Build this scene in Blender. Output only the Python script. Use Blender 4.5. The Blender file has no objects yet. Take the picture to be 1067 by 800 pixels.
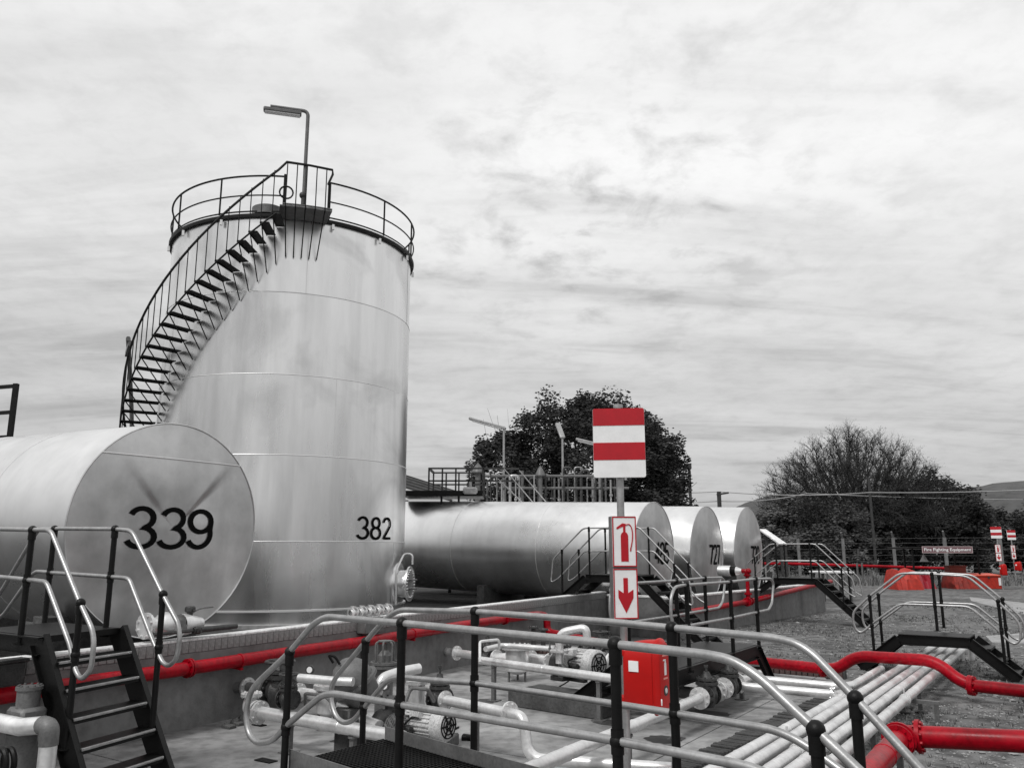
import bpy, bmesh, math, random
from mathutils import Vector as V, Matrix
random.seed(7)
S = bpy.context.scene
COL = S.collection
R = math.radians
PI = math.pi

# ------------------------------------------------------------------ camera, world, sun, exposure
FPX, EYE = 855.0, 2.4
PITCH = math.atan(172 / FPX)
cd = bpy.data.cameras.new("camera")
cd.sensor_fit = 'HORIZONTAL'; cd.sensor_width = 36.0
cd.lens = 36.0 * FPX / 1067.0
cd.clip_start = 0.05; cd.clip_end = 6000
cam = bpy.data.objects.new("camera", cd)
cam.location = (0, 0, EYE)
cam.rotation_euler = (PI / 2 + PITCH, 0, 0)
COL.objects.link(cam); S.camera = cam

SUN_EL, SUN_AZ = R(52), R(-142)      # azimuth measured from +Y towards +X
sd = bpy.data.lights.new("sun", 'SUN'); sd.energy = 1.5; sd.angle = R(10); sd.color = (1, 0.99, 0.975)
so = bpy.data.objects.new("sun", sd)
sv = V((math.sin(SUN_AZ) * math.cos(SUN_EL), math.cos(SUN_AZ) * math.cos(SUN_EL), math.sin(SUN_EL)))
so.rotation_euler = (-sv).to_track_quat('-Z', 'Y').to_euler()
so.location = sv * 50
COL.objects.link(so)

W = bpy.data.worlds.new("World"); S.world = W; W.use_nodes = True
nt = W.node_tree; nt.nodes.clear()
def N(t, **k):
    n = nt.nodes.new(t)
    for a, b in k.items(): setattr(n, a, b)
    return n
def L(a, b): nt.links.new(a, b)
def math_node(op, a=None, b=None, c=None):
    n = N('ShaderNodeMath', operation=op)
    for i, v in enumerate((a, b, c)):
        if v is None: continue
        if hasattr(v, 'links'): L(v, n.inputs[i])
        else: n.inputs[i].default_value = v
    return n.outputs[0]
def ramp(fac, stops):
    n = N('ShaderNodeValToRGB'); L(fac, n.inputs[0])
    e = n.color_ramp.elements
    while len(e) < len(stops): e.new(0.5)
    for i, (p, c) in enumerate(stops):
        e[i].position = p; e[i].color = (c, c, c, 1)
    return n.outputs[0]
sky = N('ShaderNodeTexSky', sky_type='NISHITA', sun_disc=False, sun_elevation=SUN_EL, sun_rotation=SUN_AZ)
bw = N('ShaderNodeRGBToBW'); L(sky.outputs[0], bw.inputs[0])
tc = N('ShaderNodeTexCoord'); sp = N('ShaderNodeSeparateXYZ'); L(tc.outputs['Generated'], sp.inputs[0])
zc = math_node('MAXIMUM', sp.outputs[2], 0.0)
den = math_node('ADD', zc, 0.16)
cx = math_node('DIVIDE', sp.outputs[0], den); cy = math_node('DIVIDE', sp.outputs[1], den)
cb = N('ShaderNodeCombineXYZ'); L(cx, cb.inputs[0]); L(cy, cb.inputs[1])
def noise(scale, detail, rough, off=(0, 0, 0), dist=0.0):
    m = N('ShaderNodeMapping'); m.inputs['Location'].default_value = off; L(cb.outputs[0], m.inputs[0])
    n = N('ShaderNodeTexNoise'); n.inputs['Scale'].default_value = scale; n.inputs['Detail'].default_value = detail
    n.inputs['Roughness'].default_value = rough; n.inputs['Distortion'].default_value = dist
    L(m.outputs[0], n.inputs['Vector']); return n.outputs[0]
def stretched(scale, sc, detail, rough, off, dist):
    m = N('ShaderNodeMapping'); m.inputs['Location'].default_value = off; m.inputs['Scale'].default_value = sc
    m.inputs['Rotation'].default_value = (0, 0, R(-14)); L(cb.outputs[0], m.inputs[0])
    n = N('ShaderNodeTexNoise'); n.inputs['Scale'].default_value = scale; n.inputs['Detail'].default_value = detail
    n.inputs['Roughness'].default_value = rough; n.inputs['Distortion'].default_value = dist
    L(m.outputs[0], n.inputs['Vector']); return n.outputs[0]
big = ramp(stretched(0.75, (0.55, 1.25, 1), 5, 0.52, (3.1, 1.7, 0), 0.3), [(0.30, 0.80), (0.46, 0.95), (0.62, 1.03)])
mid = ramp(stretched(2.0, (0.55, 1.7, 1), 7, 0.60, (5.3, 2.9, 0), 0.35), [(0.33, 0.90), (0.46, 0.985), (0.72, 1.03)])
cell = ramp(noise(6.2, 10, 0.57, (1.4, 7.7, 0), 0.25), [(0.34, 0.66), (0.43, 0.89), (0.50, 1.03), (0.72, 1.09)])
dx = math_node('SUBTRACT', cx, 0.18); dy = math_node('SUBTRACT', cy, 1.72)
dist = math_node('SQRT', math_node('ADD', math_node('MULTIPLY', dx, dx), math_node('MULTIPLY', math_node('MULTIPLY', dy, dy), 0.55)))
near_ = ramp(math_node('ADD', dist, math_node('MULTIPLY', noise(2.2, 5, 0.6, (9.1, 2.2, 0)), 0.5)), [(0.35, 1.0), (0.75, 0.40), (1.0, 0.22)])
puff = math_node('ADD', math_node('MULTIPLY', math_node('SUBTRACT', cell, 1.0), near_), 1.0)
streak = ramp(stretched(2.1, (0.34, 1.7, 1), 7, 0.58, (0.3, 6.9, 0), 0.4), [(0.34, 0.74), (0.47, 0.97), (0.6, 1.03)])
lowm = ramp(zc, [(0.10, 1.0), (0.36, 0.8), (0.52, 0.2)])
puff = math_node('MULTIPLY', puff, math_node('ADD', math_node('MULTIPLY', math_node('SUBTRACT', streak, 1.0), lowm), 1.0))
fine = ramp(noise(15, 9, 0.68, (2.2, 3.3, 0), 0.2), [(0.34, 0.95), (0.52, 1.0), (0.8, 1.025)])
puff = math_node('MULTIPLY', puff, fine)
grad = ramp(zc, [(0.0, 0.54), (0.10, 0.62), (0.24, 0.82), (0.42, 0.97), (1.0, 1.0)])
cl = math_node('MULTIPLY', math_node('MULTIPLY', big, mid), math_node('MULTIPLY', puff, grad))
cl = math_node('MULTIPLY', cl, 7.7)
tot = math_node('ADD', cl, math_node('MULTIPLY', bw.outputs[0], 0.04))
bg = N('ShaderNodeBackground'); L(tot, bg.inputs[0]); bg.inputs[1].default_value = 0.10
ow = N('ShaderNodeOutputWorld'); L(bg.outputs[0], ow.inputs[0])

S.view_settings.view_transform = 'Standard'; S.view_settings.look = 'None'
S.view_settings.exposure = 0.26; S.view_settings.gamma = 1.0; S.view_settings.use_curve_mapping = False

# ------------------------------------------------------------------ survey helpers: photograph bearings to ground coordinates
def ray(x, y):
    a = (x - 533.5) / FPX; b = (400 - y) / FPX
    return V((a, math.cos(PITCH) - b * math.sin(PITCH), math.sin(PITCH) + b * math.cos(PITCH)))
def at(x, y, z=0.0):
    r = ray(x, y); t = (z - EYE) / r.z
    return V((r.x * t, r.y * t, z))
def dp(x, y, Y):
    r = ray(x, y); t = Y / r.y
    return V((r.x * t, Y, EYE + r.z * t))
def onp(x, y, P0, e):
    r = ray(x, y)                                   # r.xy*t = P0 + s*e
    det = r.x * -e.y + e.x * r.y
    t = (P0.x * -e.y + e.x * P0.y) / det
    return V((r.x * t, r.y * t, EYE + r.z * t))
n_ = V((math.cos(R(33.5)), -math.sin(R(33.5)), 0))   # across: away from the bund wall
w_ = V((math.sin(R(33.5)), math.cos(R(33.5)), 0))    # along: parallel to the pipe run
Z = V((0, 0, 1))

# ------------------------------------------------------------------ materials
def mat(name, col, rough=0.5, metal=0.0, var=0.0, scale=3.0, bump=0.0, bscale=None, streak=False, spots=0.0, rvar=0.0, spec=0.5, dark=None, stain=0.0, runs=0.0):
    m = bpy.data.materials.new(name); m.use_nodes = True
    t = m.node_tree; b = t.nodes['Principled BSDF']
    b.inputs['Roughness'].default_value = rough; b.inputs['Metallic'].default_value = metal
    b.inputs['Specular IOR Level'].default_value = spec
    c = col if isinstance(col, tuple) else (col, col, col)
    if var == 0 and bump == 0 and spots == 0:
        b.inputs['Base Color'].default_value = (*c, 1); return m
    tcn = t.nodes.new('ShaderNodeTexCoord'); mp = t.nodes.new('ShaderNodeMapping')
    t.links.new(tcn.outputs['Object'], mp.inputs[0])
    if streak: mp.inputs['Scale'].default_value = (1, 1, 0.18)
    nz = t.nodes.new('ShaderNodeTexNoise'); nz.inputs['Scale'].default_value = scale; nz.inputs['Detail'].default_value = 8
    nz.inputs['Roughness'].default_value = 0.62
    t.links.new(mp.outputs[0], nz.inputs['Vector'])
    rp = t.nodes.new('ShaderNodeValToRGB'); t.links.new(nz.outputs[0], rp.inputs[0])
    lo = tuple(max(0, x * (1 - var)) for x in c) if dark is None else dark; hi = tuple(min(1, x * (1 + var * 0.6)) for x in c)
    rp.color_ramp.elements[0].position = 0.33; rp.color_ramp.elements[0].color = (*lo, 1)
    rp.color_ramp.elements[1].position = 0.68; rp.color_ramp.elements[1].color = (*hi, 1)
    out = rp.outputs[0]
    if spots > 0:
        n2 = t.nodes.new('ShaderNodeTexNoise'); n2.inputs['Scale'].default_value = scale * 7; n2.inputs['Detail'].default_value = 5
        t.links.new(tcn.outputs['Object'], n2.inputs['Vector'])
        r2 = t.nodes.new('ShaderNodeValToRGB'); t.links.new(n2.outputs[0], r2.inputs[0])
        r2.color_ramp.elements[0].position = 0.36; r2.color_ramp.elements[0].color = (1 - spots,) * 3 + (1,)
        r2.color_ramp.elements[1].position = 0.56; r2.color_ramp.elements[1].color = (1, 1, 1, 1)
        mx = t.nodes.new('ShaderNodeMixRGB'); mx.blend_type = 'MULTIPLY'; mx.inputs[0].default_value = 1
        t.links.new(out, mx.inputs[1]); t.links.new(r2.outputs[0], mx.inputs[2]); out = mx.outputs[0]
    for amt, sc_, st_, p0_, p1_ in ((stain, (1, 1, 1), 0.55, 0.50, 0.66), (runs, (1, 1, 0.06), 2.6, 0.50, 0.68)):
        if amt <= 0: continue
        m2 = t.nodes.new('ShaderNodeMapping'); m2.inputs['Scale'].default_value = sc_; m2.inputs['Location'].default_value = (3.7, 1.3, 0.4)
        t.links.new(tcn.outputs['Object'], m2.inputs[0])
        n4 = t.nodes.new('ShaderNodeTexNoise'); n4.inputs['Scale'].default_value = st_; n4.inputs['Detail'].default_value = 7; n4.inputs['Distortion'].default_value = 0.6 if sc_[2] == 1 else 0.1
        t.links.new(m2.outputs[0], n4.inputs['Vector'])
        r4 = t.nodes.new('ShaderNodeValToRGB'); t.links.new(n4.outputs[0], r4.inputs[0])
        r4.color_ramp.elements[0].position = p0_; r4.color_ramp.elements[0].color = (1, 1, 1, 1)
        r4.color_ramp.elements[1].position = p1_; r4.color_ramp.elements[1].color = (1 - amt,) * 3 + (1,)
        mx = t.nodes.new('ShaderNodeMixRGB'); mx.blend_type = 'MULTIPLY'; mx.inputs[0].default_value = 1
        t.links.new(out, mx.inputs[1]); t.links.new(r4.outputs[0], mx.inputs[2]); out = mx.outputs[0]
    t.links.new(out, b.inputs['Base Color'])
    if rvar:
        mr = t.nodes.new('ShaderNodeMapRange'); t.links.new(nz.outputs[0], mr.inputs[0])
        mr.inputs[1].default_value = 0.3; mr.inputs[2].default_value = 0.7
        mr.inputs[3].default_value = max(0.05, rough - rvar); mr.inputs[4].default_value = min(1, rough + rvar)
        t.links.new(mr.outputs[0], b.inputs['Roughness'])
    if bump:
        n3 = t.nodes.new('ShaderNodeTexNoise'); n3.inputs['Scale'].default_value = bscale or scale * 6; n3.inputs['Detail'].default_value = 6
        t.links.new(tcn.outputs['Object'], n3.inputs['Vector'])
        bp = t.nodes.new('ShaderNodeBump'); bp.inputs['Strength'].default_value = min(1, bump); bp.inputs['Distance'].default_value = 0.02 * max(1, bump)
        t.links.new(n3.outputs[0], bp.inputs['Height']); t.links.new(bp.outputs[0], b.inputs['Normal'])
    return m
M = {}
M['alu'] = mat('aluminium_paint', 0.79, 0.26, 0.95, 0.34, 0.34, 0.03, 0.8, rvar=0.10, streak=True, stain=0.22, runs=0.10)  # broad tone patches in both shell paints imitate reflected clouds
M['alu2'] = mat('aluminium_paint_course', 0.76, 0.27, 0.95, 0.36, 0.40, 0.03, 0.8, rvar=0.12, streak=True, stain=0.22, runs=0.10)
M['head'] = mat('aluminium_paint_head', 0.66, 0.36, 0.92, 0.34, 0.7, 0.03, 1.2, rvar=0.08, stain=0.18, runs=0.10)
M['aluh'] = mat('aluminium_paint_horizontal', 0.88, 0.31, 0.97, 0.22, 0.35, 0.03, 0.8, rvar=0.07, runs=0.08)
M['weld'] = mat('weld_bead', 0.72, 0.4, 0.5)
M['galv'] = mat('galvanised_tube', 0.42, 0.40, 0.75, 0.22, 9, 0.04, 60, spots=0.10)
M['black'] = mat('black_steel', 0.005, 0.46, 0.0, 0.5, 6, 0.12, 90, spots=0.2, spec=0.22)
M['dark'] = mat('dark_iron', 0.055, 0.5, 0.2, 0.5, 9, 0.3, 60, spots=0.3)
M['midgrey'] = mat('grey_paint', 0.14, 0.5, 0.1, 0.3, 6, 0.1, 50, spots=0.2)
M['rail'] = M['black']
M['stair'] = mat('weathered_black_steel', 0.018, 0.6, 0.0, 0.5, 5, 0.15, 60, spots=0.3, spec=0.3)
M['white'] = mat('silver_pipe_paint', 0.80, 0.36, 0.60, 0.20, 3, 0.04, 60, spots=0.10, rvar=0.08)
M['motor'] = mat('pale_motor_paint', 0.62, 0.45, 0.0, 0.22, 8, 0.05, 60, spots=0.35)
M['wall'] = mat('bund_plaster', 0.185, 0.85, 0, 0.24, 1.1, 0.3, 30, spots=0.18, stain=0.18, runs=0.25)
M['cap'] = mat('rough_white', 0.80, 0.85, 0, 0.3, 3, 0.5, 30, spots=0.3)  # on the brick coping this white stands in for sunlight
M['brick'] = mat('grey_brick', 0.25, 0.9, 0, 0.35, 5, 0.5, 40, spots=0.25)
M['redbrick'] = mat('clay_brick', (0.105, 0.070, 0.066), 0.9, 0, 0.45, 7, 0.6, 40, spots=0.3)
M['paver'] = mat('dark_paver', 0.07, 0.9, 0, 0.4, 6, 0.6, 40, spots=0.3)
M['red'] = mat('red_pipe_paint', (0.37, 0.0004, 0.010), 0.36, 0, 0.35, 2.5, 0.06, 50, spots=0.28, rvar=0.1, spec=0.22, stain=0.25)
M['redsign'] = mat('red_sign_film', (0.44, 0.0004, 0.010), 0.6, 0, 0.12, 6, 0.02, 50)
M['whitesign'] = mat('white_sign_film', 0.84, 0.45, 0, 0.08, 6, 0.02, 50)
M['redbox'] = mat('red_plastic', (0.47, 0.004, 0.003), 0.45, 0, 0.12, 4, 0.03, 30, spec=0.35)
M['orange'] = mat('orange_red_tarp', (0.42, 0.020, 0.008), 0.6, 0, 0.3, 5, 0.2, 20)
M['print'] = mat('black_numeral_paint', 0.006, 0.85, spec=0.05)
M['conc'] = mat('concrete_slab', 0.32, 0.86, 0, 0.40, 0.8, 0.4, 45, spots=0.30, stain=0.40)
M['conc2'] = mat('pale_concrete', 0.34, 0.9, 0, 0.3, 1.5, 0.3, 40, spots=0.2)
M['plinth'] = mat('stained_plinth', 0.085, 0.9, 0, 0.4, 3, 0.4, 40, spots=0.3)
M['ground'] = mat('gravel_ground', 0.17, 0.95, 0, 0.48, 0.45, 1.0, 26, spots=0.68, stain=0.35)
M['bundfloor'] = mat('darkened_bund_gravel', 0.05, 0.95, 0, 0.45, 0.8, 1.0, 26, spots=0.5)  # unseen floor, darkened so the tank undersides reflect dark
M['stone'] = mat('loose_stone', 0.30, 0.9, 0, 0.6, 1.7, 0.3, 60)
M['grass'] = mat('dry_grass', 0.17, 0.9, 0, 0.5, 2)
M['leafdark'] = mat('dark_foliage', 0.048, 0.8, 0, 0.85, 0.9, spec=0.2)
M['leafmid'] = mat('grey_foliage', 0.085, 0.8, 0, 0.75, 0.5, spec=0.2)
M['leaflight'] = mat('pale_scrub_foliage', 0.135, 0.85, 0, 0.7, 0.6, spec=0.2)
M['leafgrey'] = mat('dull_bush_foliage', 0.065, 0.85, 0, 0.85, 0.45, spec=0.2)
M['bark'] = mat('bark', 0.035, 0.9, 0, 0.4, 3)
M['hill'] = mat('hill_scrub', 0.085, 1.0, 0, 0.30, 0.012, spots=0.25)
M['post'] = mat('concrete_post', 0.19, 0.9, 0, 0.3, 3, 0.2, 30)
M['wire'] = mat('pale_wire', 0.42, 0.5, 0.3)
M['lampglass'] = mat('lamp_diffuser', 0.6, 0.25)

# ------------------------------------------------------------------ mesh builder
def frame(d):
    d = d.normalized()
    a = V((0, 0, 1)) if abs(d.z) < 0.95 else V((1, 0, 0))
    u = d.cross(a).normalized(); return u, u.cross(d).normalized()
class MB:
    def __init__(s): s.v = []; s.f = []
    def add(s, vs, fs):
        o = len(s.v); s.v += [tuple(p) for p in vs]; s.f += [tuple(i + o for i in f) for f in fs]; return s
    def obox(s, c, ax, ay, az, ch=0.0):
        c, ax, ay, az = V(c), V(ax), V(ay), V(az)
        if ch <= 0:
            vs = [c + ax * i + ay * j + az * k for i in (-1, 1) for j in (-1, 1) for k in (-1, 1)]
            return s.add(vs, [(0, 1, 3, 2), (4, 6, 7, 5), (0, 4, 5, 1), (2, 3, 7, 6), (0, 2, 6, 4), (1, 5, 7, 3)])
        la, lb, lc = ax.length, ay.length, az.length
        ch = min(ch, la * .45, lb * .45, lc * .45)
        fa, fb, fc = 1 - ch / la, 1 - ch / lb, 1 - ch / lc
        idx = {}; vs = []
        for i in (-1, 1):
            for j in (-1, 1):
                for k in (-1, 1):
                    for q, (p, r, t) in enumerate(((1, fb, fc), (fa, 1, fc), (fa, fb, 1))):
                        idx[(i, j, k, q)] = len(vs); vs.append(c + ax * i * p + ay * j * r + az * k * t)
        fs = []
        for i in (-1, 1):
            fs.append([idx[(i, j, k, 0)] for j, k in ((-1, -1), (1, -1), (1, 1), (-1, 1))])
            fs.append([idx[(j, i, k, 1)] for j, k in ((-1, -1), (1, -1), (1, 1), (-1, 1))])
            fs.append([idx[(j, k, i, 2)] for j, k in ((-1, -1), (1, -1), (1, 1), (-1, 1))])
            for j in (-1, 1):
                fs.append([idx[(i, j, -1, 0)], idx[(i, j, 1, 0)], idx[(i, j, 1, 1)], idx[(i, j, -1, 1)]])
                fs.append([idx[(i, -1, j, 0)], idx[(i, 1, j, 0)], idx[(i, 1, j, 2)], idx[(i, -1, j, 2)]])
                fs.append([idx[(-1, i, j, 1)], idx[(1, i, j, 1)], idx[(1, i, j, 2)], idx[(-1, i, j, 2)]])
                for k in (-1, 1): fs.append([idx[(i, j, k, q)] for q in range(3)])
        return s.add(vs, fs)
    def box(s, c, sx, sy, sz, ch=0.0): return s.obox(c, (sx / 2, 0, 0), (0, sy / 2, 0), (0, 0, sz / 2), ch)
    def bar(s, p, q, wd, ht, up=Z, ch=0.0):
        p, q = V(p), V(q); d = q - p; u = d.cross(V(up))
        u = u.normalized() if u.length > 1e-6 else frame(d)[0]
        vv = u.cross(d).normalized()
        return s.obox((p + q) / 2, d / 2, u * wd / 2, vv * ht / 2, ch)
    def tube(s, path, r, n=10, closed=False, caps=True):
        P = [V(p) for p in path]; m = len(P); o = len(s.v)
        rs = r if isinstance(r, (list, tuple)) else [r] * m
        tn = []
        for i in range(m):
            a = P[i - 1] if (i > 0 or closed) else P[i]; b = P[(i + 1) % m] if (i < m - 1 or closed) else P[i]
            d = b - a; tn.append(d.normalized() if d.length > 1e-9 else (tn[-1] if tn else V((0, 0, 1))))
        u = frame(tn[0])[0]
        for i in range(m):
            u = u - tn[i] * u.dot(tn[i])
            u = u.normalized() if u.length > 1e-6 else frame(tn[i])[0]
            vv = tn[i].cross(u)
            k = 1.0
            if 0 < i < m - 1 or closed:
                cs = (P[i] - P[i - 1]).normalized().dot(tn[i]); k = 1 / max(0.6, cs)
            for j in range(n):
                a = 2 * PI * j / n; s.v.append(tuple(P[i] + (u * math.cos(a) + vv * math.sin(a)) * rs[i] * (1 + (k - 1) * 0.7)))
        for i in range(m if closed else m - 1):
            A = o + i * n; B = o + ((i + 1) % m) * n; off = 0
            if closed and i == m - 1:
                d0 = V(s.v[A]); off = min(range(n), key=lambda q: (V(s.v[B + q]) - d0).length)
            for j in range(n):
                s.f.append((A + j, A + (j + 1) % n, B + (j + 1 + off) % n, B + (j + off) % n))
        if caps and not closed:
            s.f.append(tuple(o + j for j in range(n))[::-1]); s.f.append(tuple(o + (m - 1) * n + j for j in range(n)))
        return s
    def lathe(s, c, ax, prof, n=20):
        c = V(c); ax = V(ax).normalized(); u, vv = frame(ax); o = len(s.v); rings = []
        for t, r in prof:
            if r <= 1e-6:
                rings.append([len(s.v)]); s.v.append(tuple(c + ax * t))
            else:
                rings.append(list(range(len(s.v), len(s.v) + n)))
                for j in range(n):
                    a = 2 * PI * j / n; s.v.append(tuple(c + ax * t + (u * math.cos(a) + vv * math.sin(a)) * r))
        for A, B in zip(rings, rings[1:]):
            for j in range(n):
                k = (j + 1) % n
                if len(A) == 1 and len(B) == 1: break
                if len(A) == 1: s.f.append((A[0], B[k], B[j]))
                elif len(B) == 1: s.f.append((A[j], A[k], B[0]))
                else: s.f.append((A[j], A[k], B[k], B[j]))
        return s
    def cyl(s, p, q, r, n=16):
        p, q = V(p), V(q); l = (q - p).length
        return s.lathe(p, q - p, [(0, 0), (0, r), (l, r), (l, 0)], n)
    def sphere(s, c, r, n=12, m=8):
        return s.lathe(V(c) - Z * r, Z, [(r - r * math.cos(PI * i / m), r * math.sin(PI * i / m) if 0 < i < m else 0) for i in range(m + 1)], n)
    def prism(s, poly, o, U, Vv, Wt):
        o, U, Vv, Wt = V(o), V(U), V(Vv), V(Wt); k = len(poly)
        vs = [o + U * a + Vv * b for a, b in poly] + [o + U * a + Vv * b + Wt for a, b in poly]
        return s.add(vs, [tuple(range(k))[::-1], tuple(range(k, 2 * k))] + [(i, (i + 1) % k, (i + 1) % k + k, i + k) for i in range(k)])
    def flange(s, c, ax, r, th=0.03, nb=8, br=None, n=20):
        c = V(c); ax = V(ax).normalized(); u, vv = frame(ax)
        s.lathe(c - ax * th / 2, ax, [(0, 0), (0, r), (th, r), (th, 0)], n)
        br = br or r * 0.11
        for j in range(nb):
            a = 2 * PI * (j + .5) / nb; p = c + (u * math.cos(a) + vv * math.sin(a)) * r * 0.80
            s.lathe(p - ax * (th / 2 + br * 1.2), ax, [(0, 0), (0, br), (th + br * 2.4, br), (th + br * 2.4, 0)], 6)
        return s
def fillet(pts, r, n=6, closed=False):
    pts = [V(p) for p in pts]; out = []; m = len(pts)
    for i in range(m):
        if not closed and i in (0, m - 1): out.append(pts[i]); continue
        a, b, c = pts[i - 1], pts[i], pts[(i + 1) % m]
        d1, d2 = (a - b), (c - b); q = min(r, d1.length * .48, d2.length * .48)
        p0, p2 = b + d1.normalized() * q, b + d2.normalized() * q
        for k in range(n + 1):
            t = k / n; out.append(p0 * (1 - t) ** 2 + b * 2 * t * (1 - t) + p2 * t * t)
    return out
def smooth_path(pts, n=5):
    pts = [V(p) for p in pts]; out = []
    for i in range(len(pts) - 1):
        p0 = pts[max(0, i - 1)]; p1 = pts[i]; p2 = pts[i + 1]; p3 = pts[min(len(pts) - 1, i + 2)]
        for k in range(n):
            t = k / n; t2 = t * t; t3 = t2 * t
            out.append((p1 * 2 + (p2 - p0) * t + (p0 * 2 - p1 * 5 + p2 * 4 - p3) * t2 + (p1 * 3 - p0 - p2 * 3 + p3) * t3) * .5)
    out.append(pts[-1]); return out

WL = {}
def mk(name, mb, m, origin=V((0, 0, 0)), ang=38):
    me = bpy.data.meshes.new(name)
    o = V(origin)
    me.from_pydata([(x - o.x, y - o.y, z - o.z) for x, y, z in mb.v], [], mb.f)
    if len(mb.f) < 60000:
        bm = bmesh.new(); bm.from_mesh(me); bmesh.ops.recalc_face_normals(bm, faces=bm.faces); bm.to_mesh(me); bm.free()
    me.polygons.foreach_set('use_smooth', [True] * len(me.polygons))
    me.set_sharp_from_angle(angle=R(ang))
    me.materials.append(m); return me
def link(name, data, parent=None):
    o = bpy.data.objects.new(name, data); COL.objects.link(o)
    if parent is not None: o.parent = parent
    return o
def props(o, label=None, cat=None, group=None, kind=None):
    if label: o['label'] = label
    if cat: o['category'] = cat
    if group: o['group'] = group
    if kind: o['kind'] = kind
    return o
def thing(name, label, cat, loc=(0, 0, 0), group=None):
    o = link(name, None); o.location = loc; WL[o] = V(loc); o.empty_display_size = .2
    return props(o, label, cat, group)
def part(name, mb, m, parent, label=None, kind=None, ang=38):
    o = link(name, mk(name, mb, m, WL[parent], ang), parent); WL[o] = WL[parent]
    return props(o, label, None, None, kind)
def piece(name, me, parent, loc, rz=0.0, mtx=None):
    o = link(name, me, parent)
    if mtx is not None: mm = mtx.copy(); mm.translation = V(loc) - WL[parent]; o.matrix_local = mm
    else: o.location = V(loc) - WL[parent]; o.rotation_euler = (0, 0, rz)
    WL[o] = V(loc); return o
def solo(name, mb, m, label, cat, group=None, origin=None, ang=38):
    c = V(origin) if origin is not None else V(mb.v[0])
    o = link(name, mk(name, mb, m, c, ang)); o.location = c; WL[o] = c
    return props(o, label, cat, group)
def struct(name, mb, m, kind='structure'):
    o = link(name, mk(name, mb, m)); WL[o] = V((0, 0, 0)); return props(o, None, None, None, kind)

# ------------------------------------------------------------------ numerals as painted strokes
def arc(cx, cy, rx, ry, a0, a1, n=14): return [(cx + rx * math.cos(R(a0 + (a1 - a0) * i / n)), cy + ry * math.sin(R(a0 + (a1 - a0) * i / n))) for i in range(n + 1)]
DIG = {
    '3': [arc(.30, .745, .25, .245, 160, -90) + arc(.30, .26, .30, .25, 90, -160)[1:]],
    '9': [arc(.30, .70, .27, .28, 0, 360, 22), [(.57, .70)] + arc(.27, .36, .30, .35, 18, -150)],
    '8': [arc(.30, .745, .235, .235, 0, 360, 20), arc(.30, .26, .29, .26, 0, 360, 22)],
    '2': [arc(.30, .72, .27, .27, 170, -25) + [(.06, .03), (.60, .03)]],
    '4': [[(.62, .28), (.02, .28), (.44, 1.0), (.44, 0)]],
    '5': [[(.54, .97), (.12, .97), (.07, .55)] + arc(.28, .31, .29, .30, 115, -150)],
    '7': [[(.03, .97), (.58, .97), (.22, 0)]],
    '0': [arc(.30, .5, .27, .49, 0, 360, 26)],
}
def numerals(txt, fn, wgap, sw, mb):
    """fn(u, v) -> point on the painted surface, u and v in digit heights"""
    for k, ch in enumerate(txt):
        for st in DIG[ch]:
            pts = []
            for a, b in zip(st, st[1:]):
                l = math.hypot(b[0] - a[0], b[1] - a[1]); q = max(1, int(l / .07))
                pts += [(a[0] + (b[0] - a[0]) * i / q, a[1] + (b[1] - a[1]) * i / q) for i in range(q)]
            pts.append(st[-1]); lf, rt = [], []
            for i, p in enumerate(pts):
                a = pts[max(0, i - 1)]; b = pts[min(len(pts) - 1, i + 1)]
                if st[0] == st[-1] or math.hypot(st[0][0] - st[-1][0], st[0][1] - st[-1][1]) < 1e-6:
                    a = pts[i - 1] if i else pts[-2]; b = pts[i + 1] if i < len(pts) - 1 else pts[1]
                dx, dy = b[0] - a[0], b[1] - a[1]; l = math.hypot(dx, dy) or 1
                nx, ny = -dy / l * sw / 2, dx / l * sw / 2
                lf.append(fn(p[0] + nx + k * wgap, p[1] + ny)); rt.append(fn(p[0] - nx + k * wgap, p[1] - ny))
            vs = lf + rt; q = len(lf)
            mb.add(vs, [(i, i + 1, q + i + 1, q + i) for i in range(q - 1)])
    return mb

# ------------------------------------------------------------------ ground, slab, paths, hills
def sheet(name, pts, z, m, h=0.0):
    mb = MB()
    if h: mb.prism([(p[0], p[1]) for p in pts], (0, 0, z - h), (1, 0, 0), (0, 1, 0), (0, 0, h))
    else: mb.add([(p[0], p[1], z) for p in pts], [tuple(range(len(pts)))])
    return struct(name, mb, m)
sheet('ground', [(-2500, -300), (2500, -300), (2500, 4000), (-2500, 4000)], 0.0, M['ground'])
def clip(poly, o, d):
    out = []
    for a, b in zip(poly, poly[1:] + poly[:1]):
        da, db = (a[0] - o[0]) * d[0] + (a[1] - o[1]) * d[1], (b[0] - o[0]) * d[0] + (b[1] - o[1]) * d[1]
        if da >= 0: out.append(a)
        if da * db < 0: k = da / (da - db); out.append((a[0] + (b[0] - a[0]) * k, a[1] + (b[1] - a[1]) * k))
    return out
SLAB = [(-14, -3.2), (-2.0, -3.2), (2.02, 8.35), (5.0, 12.6), (5.9, 16.25), (0.25, 20.1), (-6.3, 8.3), (-9, 3.5)]
jw = [-9.0, 3.0, 5.9, 8.6, 11.4, 14.2, 30.0]; jn = [-30.0, -4.2, -1.2, 30.0]
for i in range(len(jw) - 1):
    for j in range(len(jn) - 1):
        pz_ = SLAB
        for o_, d_ in (((w_ * (jw[i] + .009)), w_), ((w_ * (jw[i + 1] - .009)), -w_), ((n_ * (jn[j] + .009)), n_), ((n_ * (jn[j + 1] - .009)), -n_)):
            if len(pz_) > 2: pz_ = clip(pz_, (o_.x, o_.y), (d_.x, d_.y))
        if len(pz_) > 2: sheet('concrete_slab', pz_, 0.03, M['conc'], 0.12)
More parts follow.
